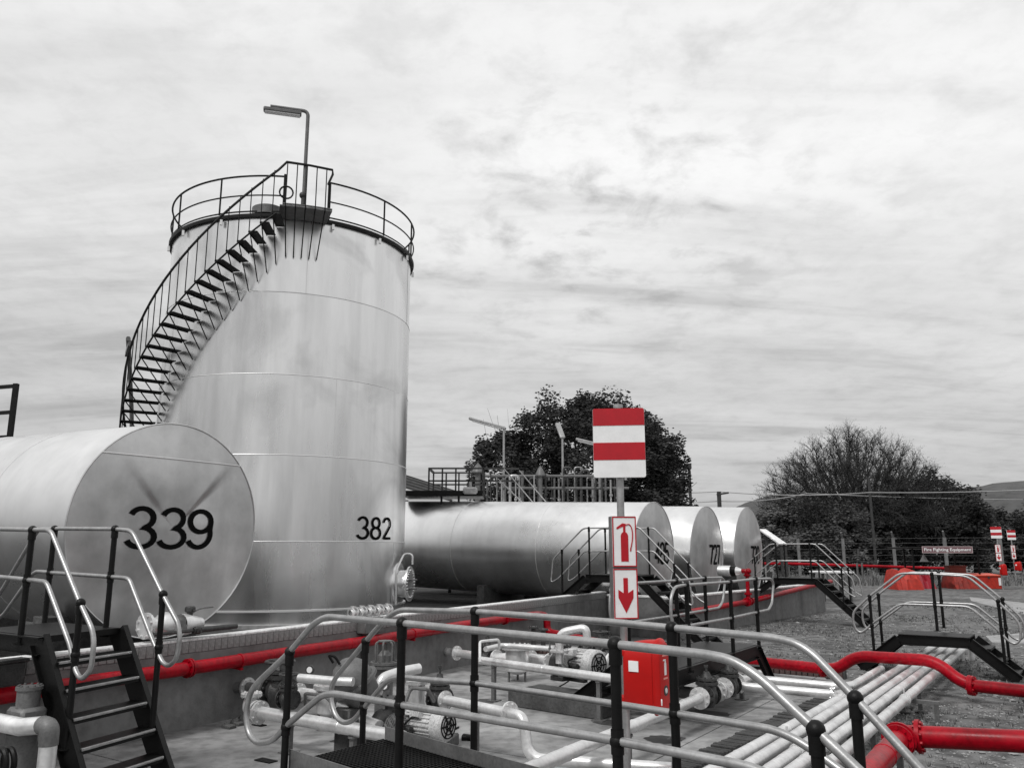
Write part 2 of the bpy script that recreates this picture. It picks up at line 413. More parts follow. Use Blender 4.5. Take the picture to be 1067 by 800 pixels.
sheet('bund_floor', [(-6.7, 8.4), (0.1, 20.6), (2.5, 24.9), (4.4, 23.9), (12.0, 33.4), (4, 48), (-30, 48), (-30, 14)], 0.62, M['bundfloor'], 0.5)
a = [at(1010, 622), at(1067, 628), at(1400, 640), at(1400, 655), at(1067, 640), at(1012, 626)]
sheet('path', [(p.x, p.y) for p in a], 0.012, M['conc2'], 0.05)
a = [at(1027, 664), at(1067, 661), at(1200, 664), at(1200, 690), at(1067, 672), at(1034, 671)]
sheet('paved_strip', [(p.x, p.y) for p in a], 0.05, M['conc2'], 0.1)
a = [at(972, 634), at(985, 632), at(1034, 662), at(1010, 664)]
sheet('worn_path', [(p.x, p.y) for p in a], 0.016, mat('worn_earth', 0.15, 0.95, 0, 0.4, 1.2, 0.4, 30, spots=0.3), 0.05)

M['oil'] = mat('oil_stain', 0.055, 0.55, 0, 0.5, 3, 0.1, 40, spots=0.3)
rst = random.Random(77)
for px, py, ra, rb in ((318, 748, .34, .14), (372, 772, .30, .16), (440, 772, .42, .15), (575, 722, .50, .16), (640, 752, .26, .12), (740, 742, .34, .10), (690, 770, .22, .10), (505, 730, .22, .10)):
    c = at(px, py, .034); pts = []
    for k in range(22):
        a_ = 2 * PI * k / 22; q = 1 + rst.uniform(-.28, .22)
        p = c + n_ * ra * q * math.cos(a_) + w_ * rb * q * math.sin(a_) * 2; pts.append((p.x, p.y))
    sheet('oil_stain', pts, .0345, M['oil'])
def hill(x0, x1, prof, Y, depth):
    mb = MB(); nx = 60; ny = 14; vs = []
    rnd = random.Random(x0)
    for j in range(ny + 1):
        for i in range(nx + 1):
            px = x0 + (x1 - x0) * i / nx
            py = 575
            for (a, b), (c, d) in zip(prof, prof[1:]):
                if a <= px <= c: py = b + (d - b) * (px - a) / (c - a)
            top = dp(px, py, Y)
            k = math.sin(PI * min(1, (j / ny) * 1.0)) if j <= ny / 2 else math.sin(PI * j / ny)
            y = Y + depth * (j / ny - .5)
            vs.append((top.x, y, max(-2, (top.z + 2) * k + rnd.uniform(-1.2, 1.2) * k - 2)))
    fs = [(j * (nx + 1) + i, j * (nx + 1) + i + 1, (j + 1) * (nx + 1) + i + 1, (j + 1) * (nx + 1) + i) for j in range(ny) for i in range(nx)]
    mb.add(vs, fs); struct('hill', mb, M['hill'])
hill(740, 960, [(740, 560), (768, 529), (783, 522), (800, 517), (822, 515), (850, 518), (900, 530), (960, 556)], 900, 420)
hill(930, 1500, [(930, 536), (1000, 509), (1040, 503), (1070, 501), (1120, 500), (1250, 512), (1500, 556)], 1300, 700)
hill(-600, 500, [(-600, 548), (-300, 541), (0, 546), (250, 540), (500, 560)], 1500, 600)

# ------------------------------------------------------------------ bund walls
def brick_mesh(name, l, wd, h, m, ch=.006):
    return mk(name, MB().box((0, 0, 0), l, wd, h, ch), m)
wa0, wa1 = V((-8.6, 4.15, 0)), V((2.75, 24.6, 0))
def wall(name, label, p, q, h, th, top_w, bricks):
    d = (q - p).normalized(); nn = V((d.y, -d.x, 0)); c = p - nn * th / 2; e = q - nn * th / 2
    t = thing(name, label, 'wall', p)
    hb = h - (0.19 if bricks else 0.06)
    part('wall_face', MB().obox((c + e) / 2 + Z * hb / 2, (e - c) / 2, nn * th / 2, Z * hb / 2, .01), M['wall'], t)
    if bricks:
        N_ = int((q - p).length / 0.112); me = brick_mesh('coping_brick', 0.106, th + .014, 0.155, M['brick'])
        part('mortar_bed', MB().obox((c + e) / 2 + Z * (hb + .077), (e - c) / 2 - d * .01, nn * (th / 2 - .002), Z * .077), M['wall'], t)
        rz = math.atan2(d.y, d.x)
        for i in range(N_):
            piece('coping_brick', me, t, c + d * (0.056 + i * .112) + Z * (hb + .078 + random.uniform(-.003, .003)) + nn * random.uniform(-.002, .004), rz + random.uniform(-.012, .012))
        part('white_top', MB().obox((c + e) / 2 + Z * (h - .018), (e - c) / 2, nn * (top_w / 2), Z * .017, .008), M['cap'], t)  # white strip added to make the coping top look sunlit
    else:
        part('white_top', MB().obox((c + e) / 2 + Z * (h - .03), (e - c) / 2, nn * (top_w / 2), Z * .03, .012), M['cap'], t)
    return t
wall('bund_wall', 'long grey bund wall capped with upright bricks below the vertical tank', wa0, wa1, 1.20, .24, .25, True)
wb0, wb1 = V((4.25, 23.3, 0)), V((12.35, 33.4, 0))
wall('bund_wall', 'plain grey bund wall with white top below the row of far horizontal tanks', wb0, wb1, 1.10, .24, .28, False)
wall('bund_wall', 'short return wall joining the two bunds behind the fire point sign', V((2.62, 24.75, 0)), V((4.12, 23.42, 0)), 1.12, .22, .25, False)
wall('bund_wall', 'end wall of the far bund behind the crossover steps', V((12.2, 33.55, 0)), V((5.0, 45, 0)), 1.09, .24, .27, False)

# low brick kerb at the back of the pump slab
k0, k1 = V((0.30, 20.35, 0)), V((6.25, 16.2, 0))
kd = (k1 - k0).normalized(); kn = V((kd.y, -kd.x, 0))
if kn.y > 0: kn = -kn
t = thing('brick_kerb', 'low kerb of upright clay bricks along the back of the pump slab', 'kerb', k0)
part('kerb_core', MB().obox((k0 + k1) / 2 - kn * .09 + Z * .085, (k1 - k0) / 2, kn * .085, Z * .085), M['plinth'], t)
me = brick_mesh('kerb_brick', .095, .05, .165, M['redbrick'])
q = int((k1 - k0).length / .108)
for i in range(q):
    piece('kerb_brick', me, t, k0 + kd * (.05 + i * .108) + kn * (.018 + random.uniform(-.004, .006)) + Z * (.088 + random.uniform(-.006, .006)), math.atan2(kd.y, kd.x) + random.uniform(-.04, .04))
part('kerb_cap', MB().obox((k0 + k1) / 2 - kn * .10 + Z * .185, (k1 - k0) / 2, kn * .10, Z * .013, .006), M['conc2'], t)

# row of edging pavers beside the pipe run
p0, p1 = at(735, 792, .04), at(868, 728, .04)
t = thing('paver_edging', 'row of dark bricks on edge bordering the slab beside the pipe run', 'edging', p0)
pd = (p1 - p0); pl = pd.length; pd.normalize(); pn = V((pd.y, -pd.x, 0))
p0 = p0 - pd * 1.6; pl += 1.6
me = brick_mesh('paver', .068, .30, .10, M['paver'], .008)
for i in range(int(pl / .105)):
    if random.random() < .04: continue
    piece('paver', me, t, p0 + pd * (i * .105) - pn * (.06 + random.uniform(-.02, .02)) + Z * (-.01 + random.uniform(-.01, .012)), math.atan2(pd.y, pd.x) + random.uniform(-.07, .07))

# ------------------------------------------------------------------ horizontal tanks
def htank(label, C, Rr, Ln, tilt, num, nh, nsw, nu, nv, wgap, seam_v=None, saddles=(1.4, 5.0), base=.62, ux=1.0):
    """C centre of the near head; the shell runs back from it"""
    C = V(C); hz = V((-math.sin(R(57)), math.cos(R(57)), 0)); ax = (hz * math.cos(tilt) + Z * math.sin(tilt)).normalized()
    side = V((math.cos(R(57)), math.sin(R(57)), 0)); up = side.cross(ax).normalized() * -1
    if up.z < 0: up = -up
    t = thing('horizontal_tank', label, 'tank', (C.x, C.y, C.z - Rr))
    part('shell', MB().lathe(C, ax, [(0, Rr), (Ln * .33, Rr), (Ln * .66, Rr), (Ln, Rr)], 72), M['aluh'], t)
    dish = .055 * Rr
    def head_h(a, q):
        """height of the dished head at angle a (degrees), radius fraction q; the large head has sectors sloped to imitate reflected light and shade"""
        f = 1.0
        if seam_v is not None:  # made-up slopes give light and dark reflection wedges
            nd = ((0, 1.0), (10, .98), (43, .62), (48, 1.30), (90, 1.38), (128, 1.22), (134, .92), (180, 1.0), (225, .94), (300, 1.06), (360, 1.0))
            for (a0, f0_), (a1, f1_) in zip(nd, nd[1:]):
                if a0 <= a <= a1: f = 1 + (f0_ + (f1_ - f0_) * (a - a0) / (a1 - a0) - 1) * min(1, q * 2.4) ** 1.5
        return dish * (1 - q ** 1.6) * f
    hm = MB(); NR, NA = 16, 120
    for i in range(1, NR + 1):
        q = i / NR
        for j in range(NA):
            a = 360 * j / NA
            hm.v.append(tuple(C - ax * head_h(a, q) + (side * math.cos(R(a)) + up * math.sin(R(a))) * Rr * q * .9985))
    hm.v.append(tuple(C - ax * dish)); ctr = NR * NA
    hm.f += [(ctr, j, (j + 1) % NA) for j in range(NA)]
    hm.f += [(i * NA + j, i * NA + (j + 1) % NA, (i + 1) * NA + (j + 1) % NA, (i + 1) * NA + j) for i in range(NR - 1) for j in range(NA)]
    part('tank_head', hm, M['head'], t)
    part('tank_head', MB().lathe(C + ax * Ln, ax, [(0, Rr * .9985), (.1 * Rr, Rr * .8), (.16 * Rr, 0)], 40), M['head'], t)
    part('rim_weld', MB().tube([C + (side * math.cos(2 * PI * i / 72) + up * math.sin(2 * PI * i / 72)) * Rr for i in range(72)], .013, 6, True), M['head'], t)
    for s in (Ln * .25, Ln * .5, Ln * .75):
        part('seam_weld', MB().tube([C + ax * s + (side * math.cos(2 * PI * i / 64) + up * math.sin(2 * PI * i / 64)) * Rr for i in range(64)], .008, 5, True), M['weld'], t)
    def on_head(u, v):
        r = math.hypot(u, v) / Rr
        h = head_h(math.degrees(math.atan2(v, u)) % 360, min(1, r))
        return C - ax * (h + .014) + side * u + up * v
    if seam_v is not None:
        hw = math.sqrt(1 - seam_v ** 2) * Rr
        part('seam_weld', MB().tube([on_head(-hw + 2 * hw * i / 20, seam_v * Rr + .05 * (1 - i / 10) * .0 ) for i in range(21)], .009, 5), M['weld'], t)
    part('numeral', numerals(num, lambda u, v: on_head(nu + u * nh * ux, nv + v * nh), wgap, nsw, MB()), M['print'], t)
    for s in saddles:
        c = C + ax * s; zb = base
        part('saddle', MB().obox(V((c.x, c.y, (zb + c.z - Rr * .8) / 2)), side * Rr * .8, ax * .14, Z * (c.z - Rr * .8 - zb) / 2 * 1.0, .01).obox(V((c.x, c.y, c.z - Rr * .9)), side * Rr * .55, ax * .12, Z * .16), M['plinth'], t)
    return t, C, ax, side, up
htank('large silver horizontal tank numbered 339 in the left foreground', (-.411 * 12.2, 12.2, 2.69), 1.54, 9.0, R(1.7), '339', .55, .125, -.71, -.265, .70, .66, (1.0, 6.5), ux=1.26)
T485 = htank('long silver horizontal tank numbered 485 behind the fire point sign', (.170 * 25, 25.0, 2.29), 1.50, 13.0, R(1.9), '485', .60, .15, -.15, -.30, .66, None, (1.2, 5.5, 10.5))
htank('silver horizontal tank numbered 727 between tank 485 and the farthest tank', (.233 * 28.3, 28.3, 2.24), 1.59, 13.0, R(1.9), '727', .62, .15, -.02, -.33, .66, None, (1.2, 8))
htank('silver horizontal tank farthest right in the row beside the white canopy', (.2825 * 31.5, 31.5, 2.24), 1.72, 13.0, R(1.9), '730', .62, .15, -.02, -.36, .66, None, (1.2, 8))

# ------------------------------------------------------------------ vertical tank with spiral stair
TC = V((-6.38, 23.0, 0)); TR = 3.40; TTOP = 10.72
d0 = (-TC).normalized(); lf = V((d0.y, -d0.x, 0))
def tp(th, r, z): th = R(th); return TC + (d0 * math.cos(th) + lf * math.sin(th)) * r + Z * z
t = thing('vertical_tank', 'tall silver vertical tank numbered 382 with a dark spiral stair', 'tank', (TC.x, TC.y, .62)); TV = t
zs = [.99, 2.58, 4.63, 6.61, 8.71, TTOP]
for i in range(5):
    rr = TR - .008 * i
    part('shell_course', MB().lathe(TC + Z * zs[i], Z, [(0, rr), (zs[i + 1] - zs[i] - .004, rr)], 96), M['alu2'] if i % 2 else M['alu'], t)
    rng = [(-58, 47, -20, 62, -5)[i], (130 + 40 * i)]
    for a in rng:
        part('vertical_weld', MB().bar(tp(a, rr + .002, zs[i] + .02), tp(a, rr + .002, zs[i + 1] - .02), .014, .008, tp(a, 1, 0) - TC), M['weld'], t)
    if i: part('seam_weld', MB().tube([tp(k * 3.75, rr + .004, zs[i]) for k in range(96)], .013, 6, True), M['weld'], t)
part('base_course', MB().lathe(TC + Z * .62, Z, [(0, TR + .01), (.365, TR + .01)], 96), M['alu2'], t)
part('base_ring', MB().lathe(TC + Z * .62, Z, [(.345, TR + .012), (.345, TR + .06), (.385, TR + .06), (.385, TR - .02)], 96), M['weld'], t)
part('foundation_ring', MB().lathe(TC + Z * .5, Z, [(0, TR + .3), (.2, TR + .3), (.2, TR)], 64), M['conc2'], t)
part('roof', MB().lathe(TC + Z * (TTOP - .03), Z, [(0, TR - .03), (.05, TR - .03), (.5, 0)], 64), M['alu'], t)
part('rim_ring', MB().lathe(TC + Z * (TTOP - .03), Z, [(0, TR - .035), (-.035, TR - .03), (-.035, TR + .05), (.02, TR + .065), (.05, TR + .065), (.05, TR - .04)], 96), M['stair'], t)
for k in range(0, 360, 24):
    part('rim_lug', MB().obox(tp(k + 9, TR + .05, TTOP - .16), lf * .03, d0 * .03, Z * .07), M['weld'], t)
# guard rail ring with a gap at the stair head
gap0, gap1 = -13, 6
for zz, nm, rr in ((1.05, 'top_rail', .026), (.52, 'mid_rail', .02)):
    part(nm, MB().tube([tp(gap1 + (360 - gap1 + gap0) * k / 90, TR + .04, TTOP + zz) for k in range(91)], rr, 8), M['black'], t)
part('toe_plate', MB().lathe(TC + Z * TTOP, Z, [(.07, TR + .03), (.11, TR + .03), (.11, TR + .02), (.07, TR + .02)], 96), M['black'], t)
for k in range(13):
    th = gap1 + (360 - gap1 + gap0) * k / 12
    part('guard_post', MB().tube([tp(th, TR + .04, TTOP + .05), tp(th, TR + .04, TTOP + 1.06)], .024, 8), M['black'], t)
# stair
SI, SO = TR + .012, TR + .86
nT = 33; th0, dth, z0, dz = 7.0, 3.55, 10.42, .238
str_in, str_out = [], []
tread_mb = None
for i in range(nT):
    th = th0 + dth * i; z = z0 - dz * i
    a, b = tp(th, SI, z), tp(th, SO, z); tg = (tp(th + 90, 1, 0) - TC)
    if tread_mb is None:
        tread_mb = mk('tread', MB().box((0, 0, 0), SO - SI, .22, .022, .004).box((0, .105, -.022), SO - SI, .010, .035), M['stair'])
    rad = (b - a).normalized(); mtx = Matrix((rad, tg, Z)).transposed().to_4x4()
    piece('tread', tread_mb, t, (a + b) / 2, mtx=mtx)
    str_out.append(tp(th, SO - .01, z + .01))
    part('bracket_rod', MB().tube([tp(th + 1, SO - .02, z), tp(th + 1, TR + .01, z - 1.0)], .015, 6), M['black'], t)
    if i < nT - 1: part('baluster', MB().tube([tp(th + 1.2, SO, z - .02), tp(th + 1.2, SO, z + 1.12)], .0125, 6), M['black'], t)
part('outer_stringer', MB().tube(str_out, .022, 6), M['black'], t)
hr = [tp(th0 + dth * (nT - 1 - i), SO, z0 - dz * (nT - 1 - i) + 1.14) for i in range(nT)]
hr += [tp(4.5, SO, TTOP + 1.06), tp(-3, SO, TTOP + 1.04), tp(-10.5, SO, TTOP + 1.02), tp(-11.3, SO - .2, TTOP + 1.0), tp(-12, TR + .04, TTOP + 1.0)]
part('handrail', MB().tube(hr, .030, 8), M['stair'], t)
# stair head platform
ph = [tp(a, TR + .02, 0) for a in (8, 4, 0, -4, -8, -12)] + [tp(a, SO, 0) for a in (-11, -8, -4, 0, 3, 6)]
mb = MB(); mb.prism([(p.x, p.y) for p in ph], (0, 0, TTOP - .09), (1, 0, 0), (0, 1, 0), (0, 0, .03)); part('head_platform', mb, M['midgrey'], t)
part('toe_plate', MB().tube([tp(a, SO - .01, TTOP - .03) for a in (5, 1, -3, -7, -11)], .022, 6), M['midgrey'], t)
for a in (4.2, 1.0, -2.2, -5.4, -8.6):
    part('platform_baluster', MB().tube([tp(a, SO, TTOP - .1), tp(a, SO, TTOP + 1.04)], .014, 6), M['black'], t)
    part('hanger_rod', MB().tube([tp(a, SO - .02, TTOP - .1), tp(a, TR + .01, TTOP - 1.1)], .015, 6), M['black'], t)
part('gate_post', MB().tube([tp(6, TR + .1, TTOP), tp(6, TR + .1, TTOP + 1.08)], .035, 8), M['black'], t)
part('gate_post', MB().tube([tp(-12.6, TR + .04, TTOP), tp(-12.6, TR + .04, TTOP + 1.0)], .035, 8), M['black'], t)
part('gauge_ring', MB().tube([tp(4.2, SO - .05, TTOP + .28) + lf * .16 * math.cos(k * PI / 8) + Z * .16 * math.sin(k * PI / 8) for k in range(16)], .022, 6, True), M['black'], t)
part('roof_hatch', MB().lathe(tp(14, TR - .35, TTOP + .06), Z, [(0, .42), (.22, .42), (.25, .36), (.27, 0)], 20), M['midgrey'], t)
# number and manhole
def on_shell(u, v): return tp(-32.5 - math.degrees(u * .60 / TR), TR + .012, 2.66 + v * .53)
part('numeral', numerals('382', on_shell, .78, .12, MB()), M['print'], t)
mh = tp(-66, TR, 1.50); ma = (tp(-66, 1, 0) - TC).normalized()
mo = part('manhole', MB().lathe(mh - ma * .1, ma, [(0, .35), (.34, .35)], 32), M['alu'], t)
part('manhole_cover', MB().flange(mh + ma * .30, ma, .45, .05, 28, .020, 36), M['alu2'], mo)
part('reinforcing_plate', MB().lathe(mh - ma * .05, ma, [(.0, .55), (.07, .55), (.075, .36)], 32), M['alu2'], mo)
mt = tp(-90 - 66, 1, 0) - TC
part('davit', MB().tube(fillet([mh - mt * .5 - Z * .5 + ma * .08, mh - mt * .55 + Z * .35 + ma * .08, mh + Z * .78 + ma * .12, mh + Z * .78 + ma * .36, mh + Z * .5 + ma * .36], .12), .028, 8), M['weld'], mo)
part('cover_handle', MB().tube(fillet([mh + ma * .32 - mt * .15 + Z * .1, mh + ma * .46 - mt * .15 + Z * .1, mh + ma * .46 + mt * .12 + Z * .1, mh + ma * .32 + mt * .12 + Z * .1], .04), .022, 8).tube(fillet([mh + ma * .32 - mt * .15 - Z * .12, mh + ma * .46 - mt * .15 - Z * .12, mh + ma * .46 + mt * .12 - Z * .12, mh + ma * .32 + mt * .12 - Z * .12], .04), .022, 8), M['midgrey'], mo)
# pipe support frame standing outside the stair
q = [tp(108, SO + .15, 5.2), tp(104, SO + .12, 6.3), tp(96, SO + .1, 7.7), tp(70, SO + .05, 7.72)]
part('stay_frame', MB().tube(fillet(q, .12), .06, 8).bar(tp(90, SO + .06, 7.62), tp(70, SO, 7.6), .08, .14), M['midgrey'], t)

# lamp on the tank roof
lb = tp(-1.5, SO - .06, TTOP)
t = thing('roof_lamp', 'tall bent lamp post on top of the vertical tank at the stair head', 'lamp', lb)
lt = lb + Z * 2.52; la = -V((lf.x, lf.y, 0)) if lf.x > 0 else lf
part('pole', MB().tube(fillet([lb, lt, lt + la * .92], .14, 6), .045, 10), M['midgrey'], t)
hd = part('lamp_head', MB().obox(lt + la * .62 - Z * .10, la * .46, d0 * .09, Z * .055, .03), M['midgrey'], t)
part('diffuser', MB().obox(lt + la * .62 - Z * .16, la * .43, d0 * .07, Z * .022, .01), M['lampglass'], hd)
part('base_valve', MB().sphere(lb + Z * .25 + lf * .02, .09).cyl(lb, lb + Z * .3, .06), M['dark'], t)

# ------------------------------------------------------------------ handrails and crossovers
def rail_loop(t, pts, r=.0235, rad=.10, closed=True, name='handrail'):
    return part(name, MB().tube(fillet(pts, rad, 6, closed), r, 10, closed), M['galv'], t)
def rpost(t, x, y, zb, zt, zm=None, r=.030):
    mb = MB().tube([(x, y, zb), (x, y, zt)], r, 12)
    mb.sphere((x, y, zt), r * 1.5)
    if zm is not None: mb.sphere((x, y, zm), r * 1.45).lathe((x, y, zm - .06), Z, [(0, r * 1.2), (.12, r * 1.2)], 12)
    mb.lathe((x, y, zt - .1), Z, [(0, r * 1.25), (.08, r * 1.25)], 12)
    mb.lathe((x, y, zb), Z, [(0, 0), (0, r * 2.2), (.012, r * 2.2), (.012, r)], 12)
    return part('post', mb, M['rail'], t)
def channel(p, q, h, th, out, up):
    """steel channel from p to q: web with two flanges turned to `out`"""
    p, q, out, up = V(p), V(q), V(out).normalized(), V(up).normalized(); mb = MB()
    c = (p + q) / 2; d = (q - p) / 2
    mb.obox(c, d, up * h / 2, out * th / 2)
    for s in (-1, 1): mb.obox(c + up * s * (h / 2 - .006) + out * .031, d * .999, up * .006, out * .028)
    return mb
def crossover(label, O, e, wv, Ln, Wd, zp, h, zg0, zg1, run0, run1, ext=.45, post_r=.026, beam=.20, group=None, far_stair=True, tread_n=None, rails=True):
    """deck from O along e (length Ln) and across wv (width Wd); stairs go down at both ends"""
    O = V((O[0], O[1], 0)); e = V(e).normalized(); wv = V(wv).normalized()
    t = thing('crossover', label, 'walkway', (O.x, O.y, min(zg0, zg1)), group)
    g0 = O + wv * Wd / 2
    part('deck', MB().obox(g0 + e * Ln / 2 + Z * (zp - .02), e * Ln / 2, wv * (Wd / 2 - .03), Z * .018), M['black'], t)
    for k in (0, 1):
        b = O + wv * (Wd * k); out = wv * (1 if k else -1)
        part('stringer', channel(b + Z * (zp - beam / 2), b + e * Ln + Z * (zp - beam / 2), beam, .012, out, Z), M['black'], t)
        for end, zg, run in ((0, zg0, run0), (1, zg1, run1)):
            if run is None: continue
            sgn = 1 if end else -1; s = b + e * (Ln * end) + Z * (zp - beam / 2); f = b + e * (Ln * end + sgn * run) + Z * (zg + .02)
            up = (f - s).normalized().cross(wv); up = up if up.z > 0 else -up
            part('stringer', channel(s - Z * .0, f, beam, .012, out, up), M['black'], t)
    for end, zg, run in ((0, zg0, run0), (1, zg1, run1)):
        if run is None: continue
        sgn = 1 if end else -1; nt_ = max(2, int(round((zp - zg) / .21)))
        me = mk('tread', MB().box((0, 0, 0), .24, Wd - .05, .035, .005).box((.115 * sgn, 0, -.02), .012, Wd - .05, .05, .004), M['black'])
        for i in range(1, nt_):
            c = g0 + e * (Ln * end + sgn * (run * i / nt_)) + Z * (zp - (zp - zg) * i / nt_)
            piece('tread', me, t, c, math.atan2(e.y, e.x))
    if rails:
        for k in (0, 1):
            b = O + wv * (Wd * k); pts = []
            m0 = (zp - zg0) / run0 if run0 else 0; m1 = (zp - zg1) / run1 if run1 else 0
            x0 = (run0 or .12) * .78; x1 = (run1 or .12) * .78; hm = h * .5
            pts = [b + e * (-.05) + Z * (zp + h), b + e * (Ln + .05) + Z * (zp + h),
                   b + e * (Ln + x1) + Z * (zp + h - m1 * (x1 - .05)), b + e * (Ln + x1 + .08) + Z * (zp + hm - m1 * x1 + .02),
                   b + e * (Ln + x1 - .15) + Z * (zp + hm - m1 * (x1 - .15)) , b + e * (Ln + .02) + Z * (zp + hm), b + e * (-.02) + Z * (zp + hm),
                   b + e * (-x0 + .15) + Z * (zp + hm - m0 * (x0 - .15)), b + e * (-x0 - .08) + Z * (zp + hm - m0 * x0 + .02),
                   b + e * (-x0) + Z * (zp + h - m0 * (x0 - .05))]
            rail_loop(t, pts, .021, .10)
            for s in ((.12, Ln - .12) if Ln > 1 else (Ln / 2,)): p = b + e * s; rpost(t, p.x, p.y, zp - .05, zp + h, zp + hm, post_r)
            for s, m, x in ((-x0 * .72, m0, x0), (Ln + x1 * .72, m1, x1)):
                if m: p = b + e * s; d = m * abs(s if s < 0 else s - Ln); rpost(t, p.x, p.y, zp - d - .05, zp + h - d + .04, zp + hm - d, post_r)
    return t
def traced(plane, e, pts, zdef=None): return [onp(x, y, plane, e) for x, y in pts]

# --- nearest crossover, its two handrails and grating in front of the camera
ZR, ZD = 1.917, .80
r1a, r1b = at(419, 649, ZR), at(641, 671, ZR); e1 = (r1b - r1a); e1.z = 0; e1.normalize()
r2a, r2b = at(495, 637, ZR), at(700, 654, ZR); e2 = (r2b - r2a); e2.z = 0; e2.normalize()
t = thing('crossover', 'nearest steel crossover with grating deck and grey handrails along the bottom of the view', 'walkway', (r1a.x, r1a.y, 0))
R1 = [(339, 642), (419, 649), (641, 671), (738, 682), (762, 687), (790, 704), (850, 760), (905, 812), (960, 870), (950, 905), (925, 900), (860, 850), (800, 806), (775, 797), (641, 771), (419, 734), (348, 722), (335, 724), (297, 757), (284, 772), (268, 774), (259, 765), (256, 745), (260, 722), (268, 711), (302, 679), (326, 650)]
R2 = [(416, 635), (495, 637), (640, 648), (700, 654), (808, 664.5), (830, 670), (848, 682), (891, 727), (958, 800), (1010, 858), (1012, 885), (985, 885), (940, 850), (850, 783), (826, 768), (805, 759.5), (701, 742.5), (660, 736), (494, 711), (460, 709), (416, 705), (404, 708), (380, 736), (368, 751), (357, 753), (349, 745), (345, 730), (345, 716), (350, 705), (381, 668), (402, 644)]
for pl, e, pp in ((r1a, e1, R1), (r2a, e2, R2)):
    P = traced(pl, e, pp)
    part('handrail', MB().tube(fillet(P, .10, 4, True), .0235, 12, True), M['galv'], t)
def npost(px, pyt, pym, pl, e, zb):
    a = onp(px, pyt, pl, e); b = onp(px - 4, pym, pl, e); rpost(t, a.x, a.y, zb, a.z, b.z, .028)
for q in ((302, 679, 757, .45), (419, 649, 734, ZD - .15), (641, 671, 771, ZD - .15), (850, 760, 850, .2)): npost(q[0], q[1], q[2], r1a, e1, q[3])
for q in ((381, 668, 736, .45), (495, 637, 711, ZD - .15), (700, 654, 742, ZD - .15), (891, 727, 815, .25)): npost(q[0], q[1], q[2], r2a, e2, q[3])
dA, dB = at(331, 790, ZD), at(409, 769, ZD)
def onl(P0, e, px, py):
    p = onp(px, py, P0, e); return V((p.x, p.y, 0))
N0, F0 = V((dA.x, dA.y, 0)), V((dB.x, dB.y, 0))
N0 = r1a + e1 * ((N0 - r1a).dot(e1)); N0.z = 0
F0 = r2a + e2 * ((F0 - r2a).dot(e2)); F0.z = 0
LN = 2.55
N1, F1 = N0 + e1 * LN, F0 + e2 * LN
inw = (F0 - N0).normalized()
for nm, a, b, s in (('toe_plate', N0, N1, 1), ('toe_plate', F0, F1, -1)):
    o = inw * .045 * s
    part(nm, MB().bar(a + o + Z * (ZD + .035), b + o + Z * (ZD + .035), .010, .15), M['midgrey'], t)
    part('stringer', MB().bar(a + o * 1.6 + Z * (ZD - .14), b + o * 1.6 + Z * (ZD - .14), .012, .17).bar(a + o * 2.4 + Z * (ZD - .055), b + o * 2.4 + Z * (ZD - .055), .06, .01), M['black'], t)
g = MB()
for i in range(58):
    k = i / 57; a = N0.lerp(N1, k) + inw * .06; b = F0.lerp(F1, k) - inw * .06
    g.bar(a + Z * ZD, b + Z * ZD, .007, .03)
for i in range(24):
    k = (i + .5) / 24
    g.bar(N0.lerp(F0, .055 + .89 * k) + Z * (ZD + .003), N1.lerp(F1, .055 + .89 * k) + Z * (ZD + .003), .007, .028)
part('grating', g, M['black'], t, None, 'stuff')
for end, a, b, e in ((0, N0, F0, -1), (1, N1, F1, 1)):
    for k in (1, 2, 3):
        ee = (e1 + e2).normalized() * e; c = (a + b) / 2 + ee * (.21 * k) + Z * (ZD - .2 * k)
        part('tread', MB().obox(c, ee * .12, inw * (F0 - N0).length * .44, Z * .015, .004), M['dark'], t)
    for q in (a + inw * .05, b - inw * .05):
        ee = (e1 + e2).normalized() * e
        part('stringer', MB().bar(q + Z * (ZD - .12), q + ee * .84 + Z * .02, .012, .2), M['black'], t)

# --- crossover at the left over the bund wall
A, B = at(123.5, 654, 1.57), at(45.5, 663, 1.57)
A0, B0 = V((A.x, A.y, 0)), V((B.x, B.y, 0)); ev = n_; wv = (A0 - B0).normalized(); Wd = (A0 - B0).length; ZP = 1.57
t = thing('crossover', 'black steel steps with grey handrails climbing over the bund wall at far left', 'walkway', (B.x, B.y, 0))
run, rise, nt_ = .172, .235, 7
LD = 1.35
mid = (A0 + B0) / 2
part('deck', MB().obox(mid - ev * LD / 2 + Z * (ZP - .02), ev * LD / 2, wv * (Wd / 2 - .02), Z * .018).obox(mid + Z * (ZP - .025) + ev * .004, ev * .02, wv * (Wd / 2 - .01), Z * .03), M['black'], t)
me = mk('tread', MB().obox((0, 0, 0), ev * .115, wv * (Wd / 2 - .015), Z * .016, .004).obox(ev * .112 - Z * .012, ev * .006, wv * (Wd / 2 - .015), Z * .024), M['black'])
nos = mk('nosing', MB().obox((0, 0, 0), ev * .014, wv * (Wd / 2 - .02), Z * .012, .003), M['galv'])
for k in range(1, nt_):
    c = mid + ev * (run * k) + Z * (ZP - rise * k)
    tr_ = piece('tread', me, t, c); piece('nosing', nos, tr_, c + ev * .122 + Z * .008)
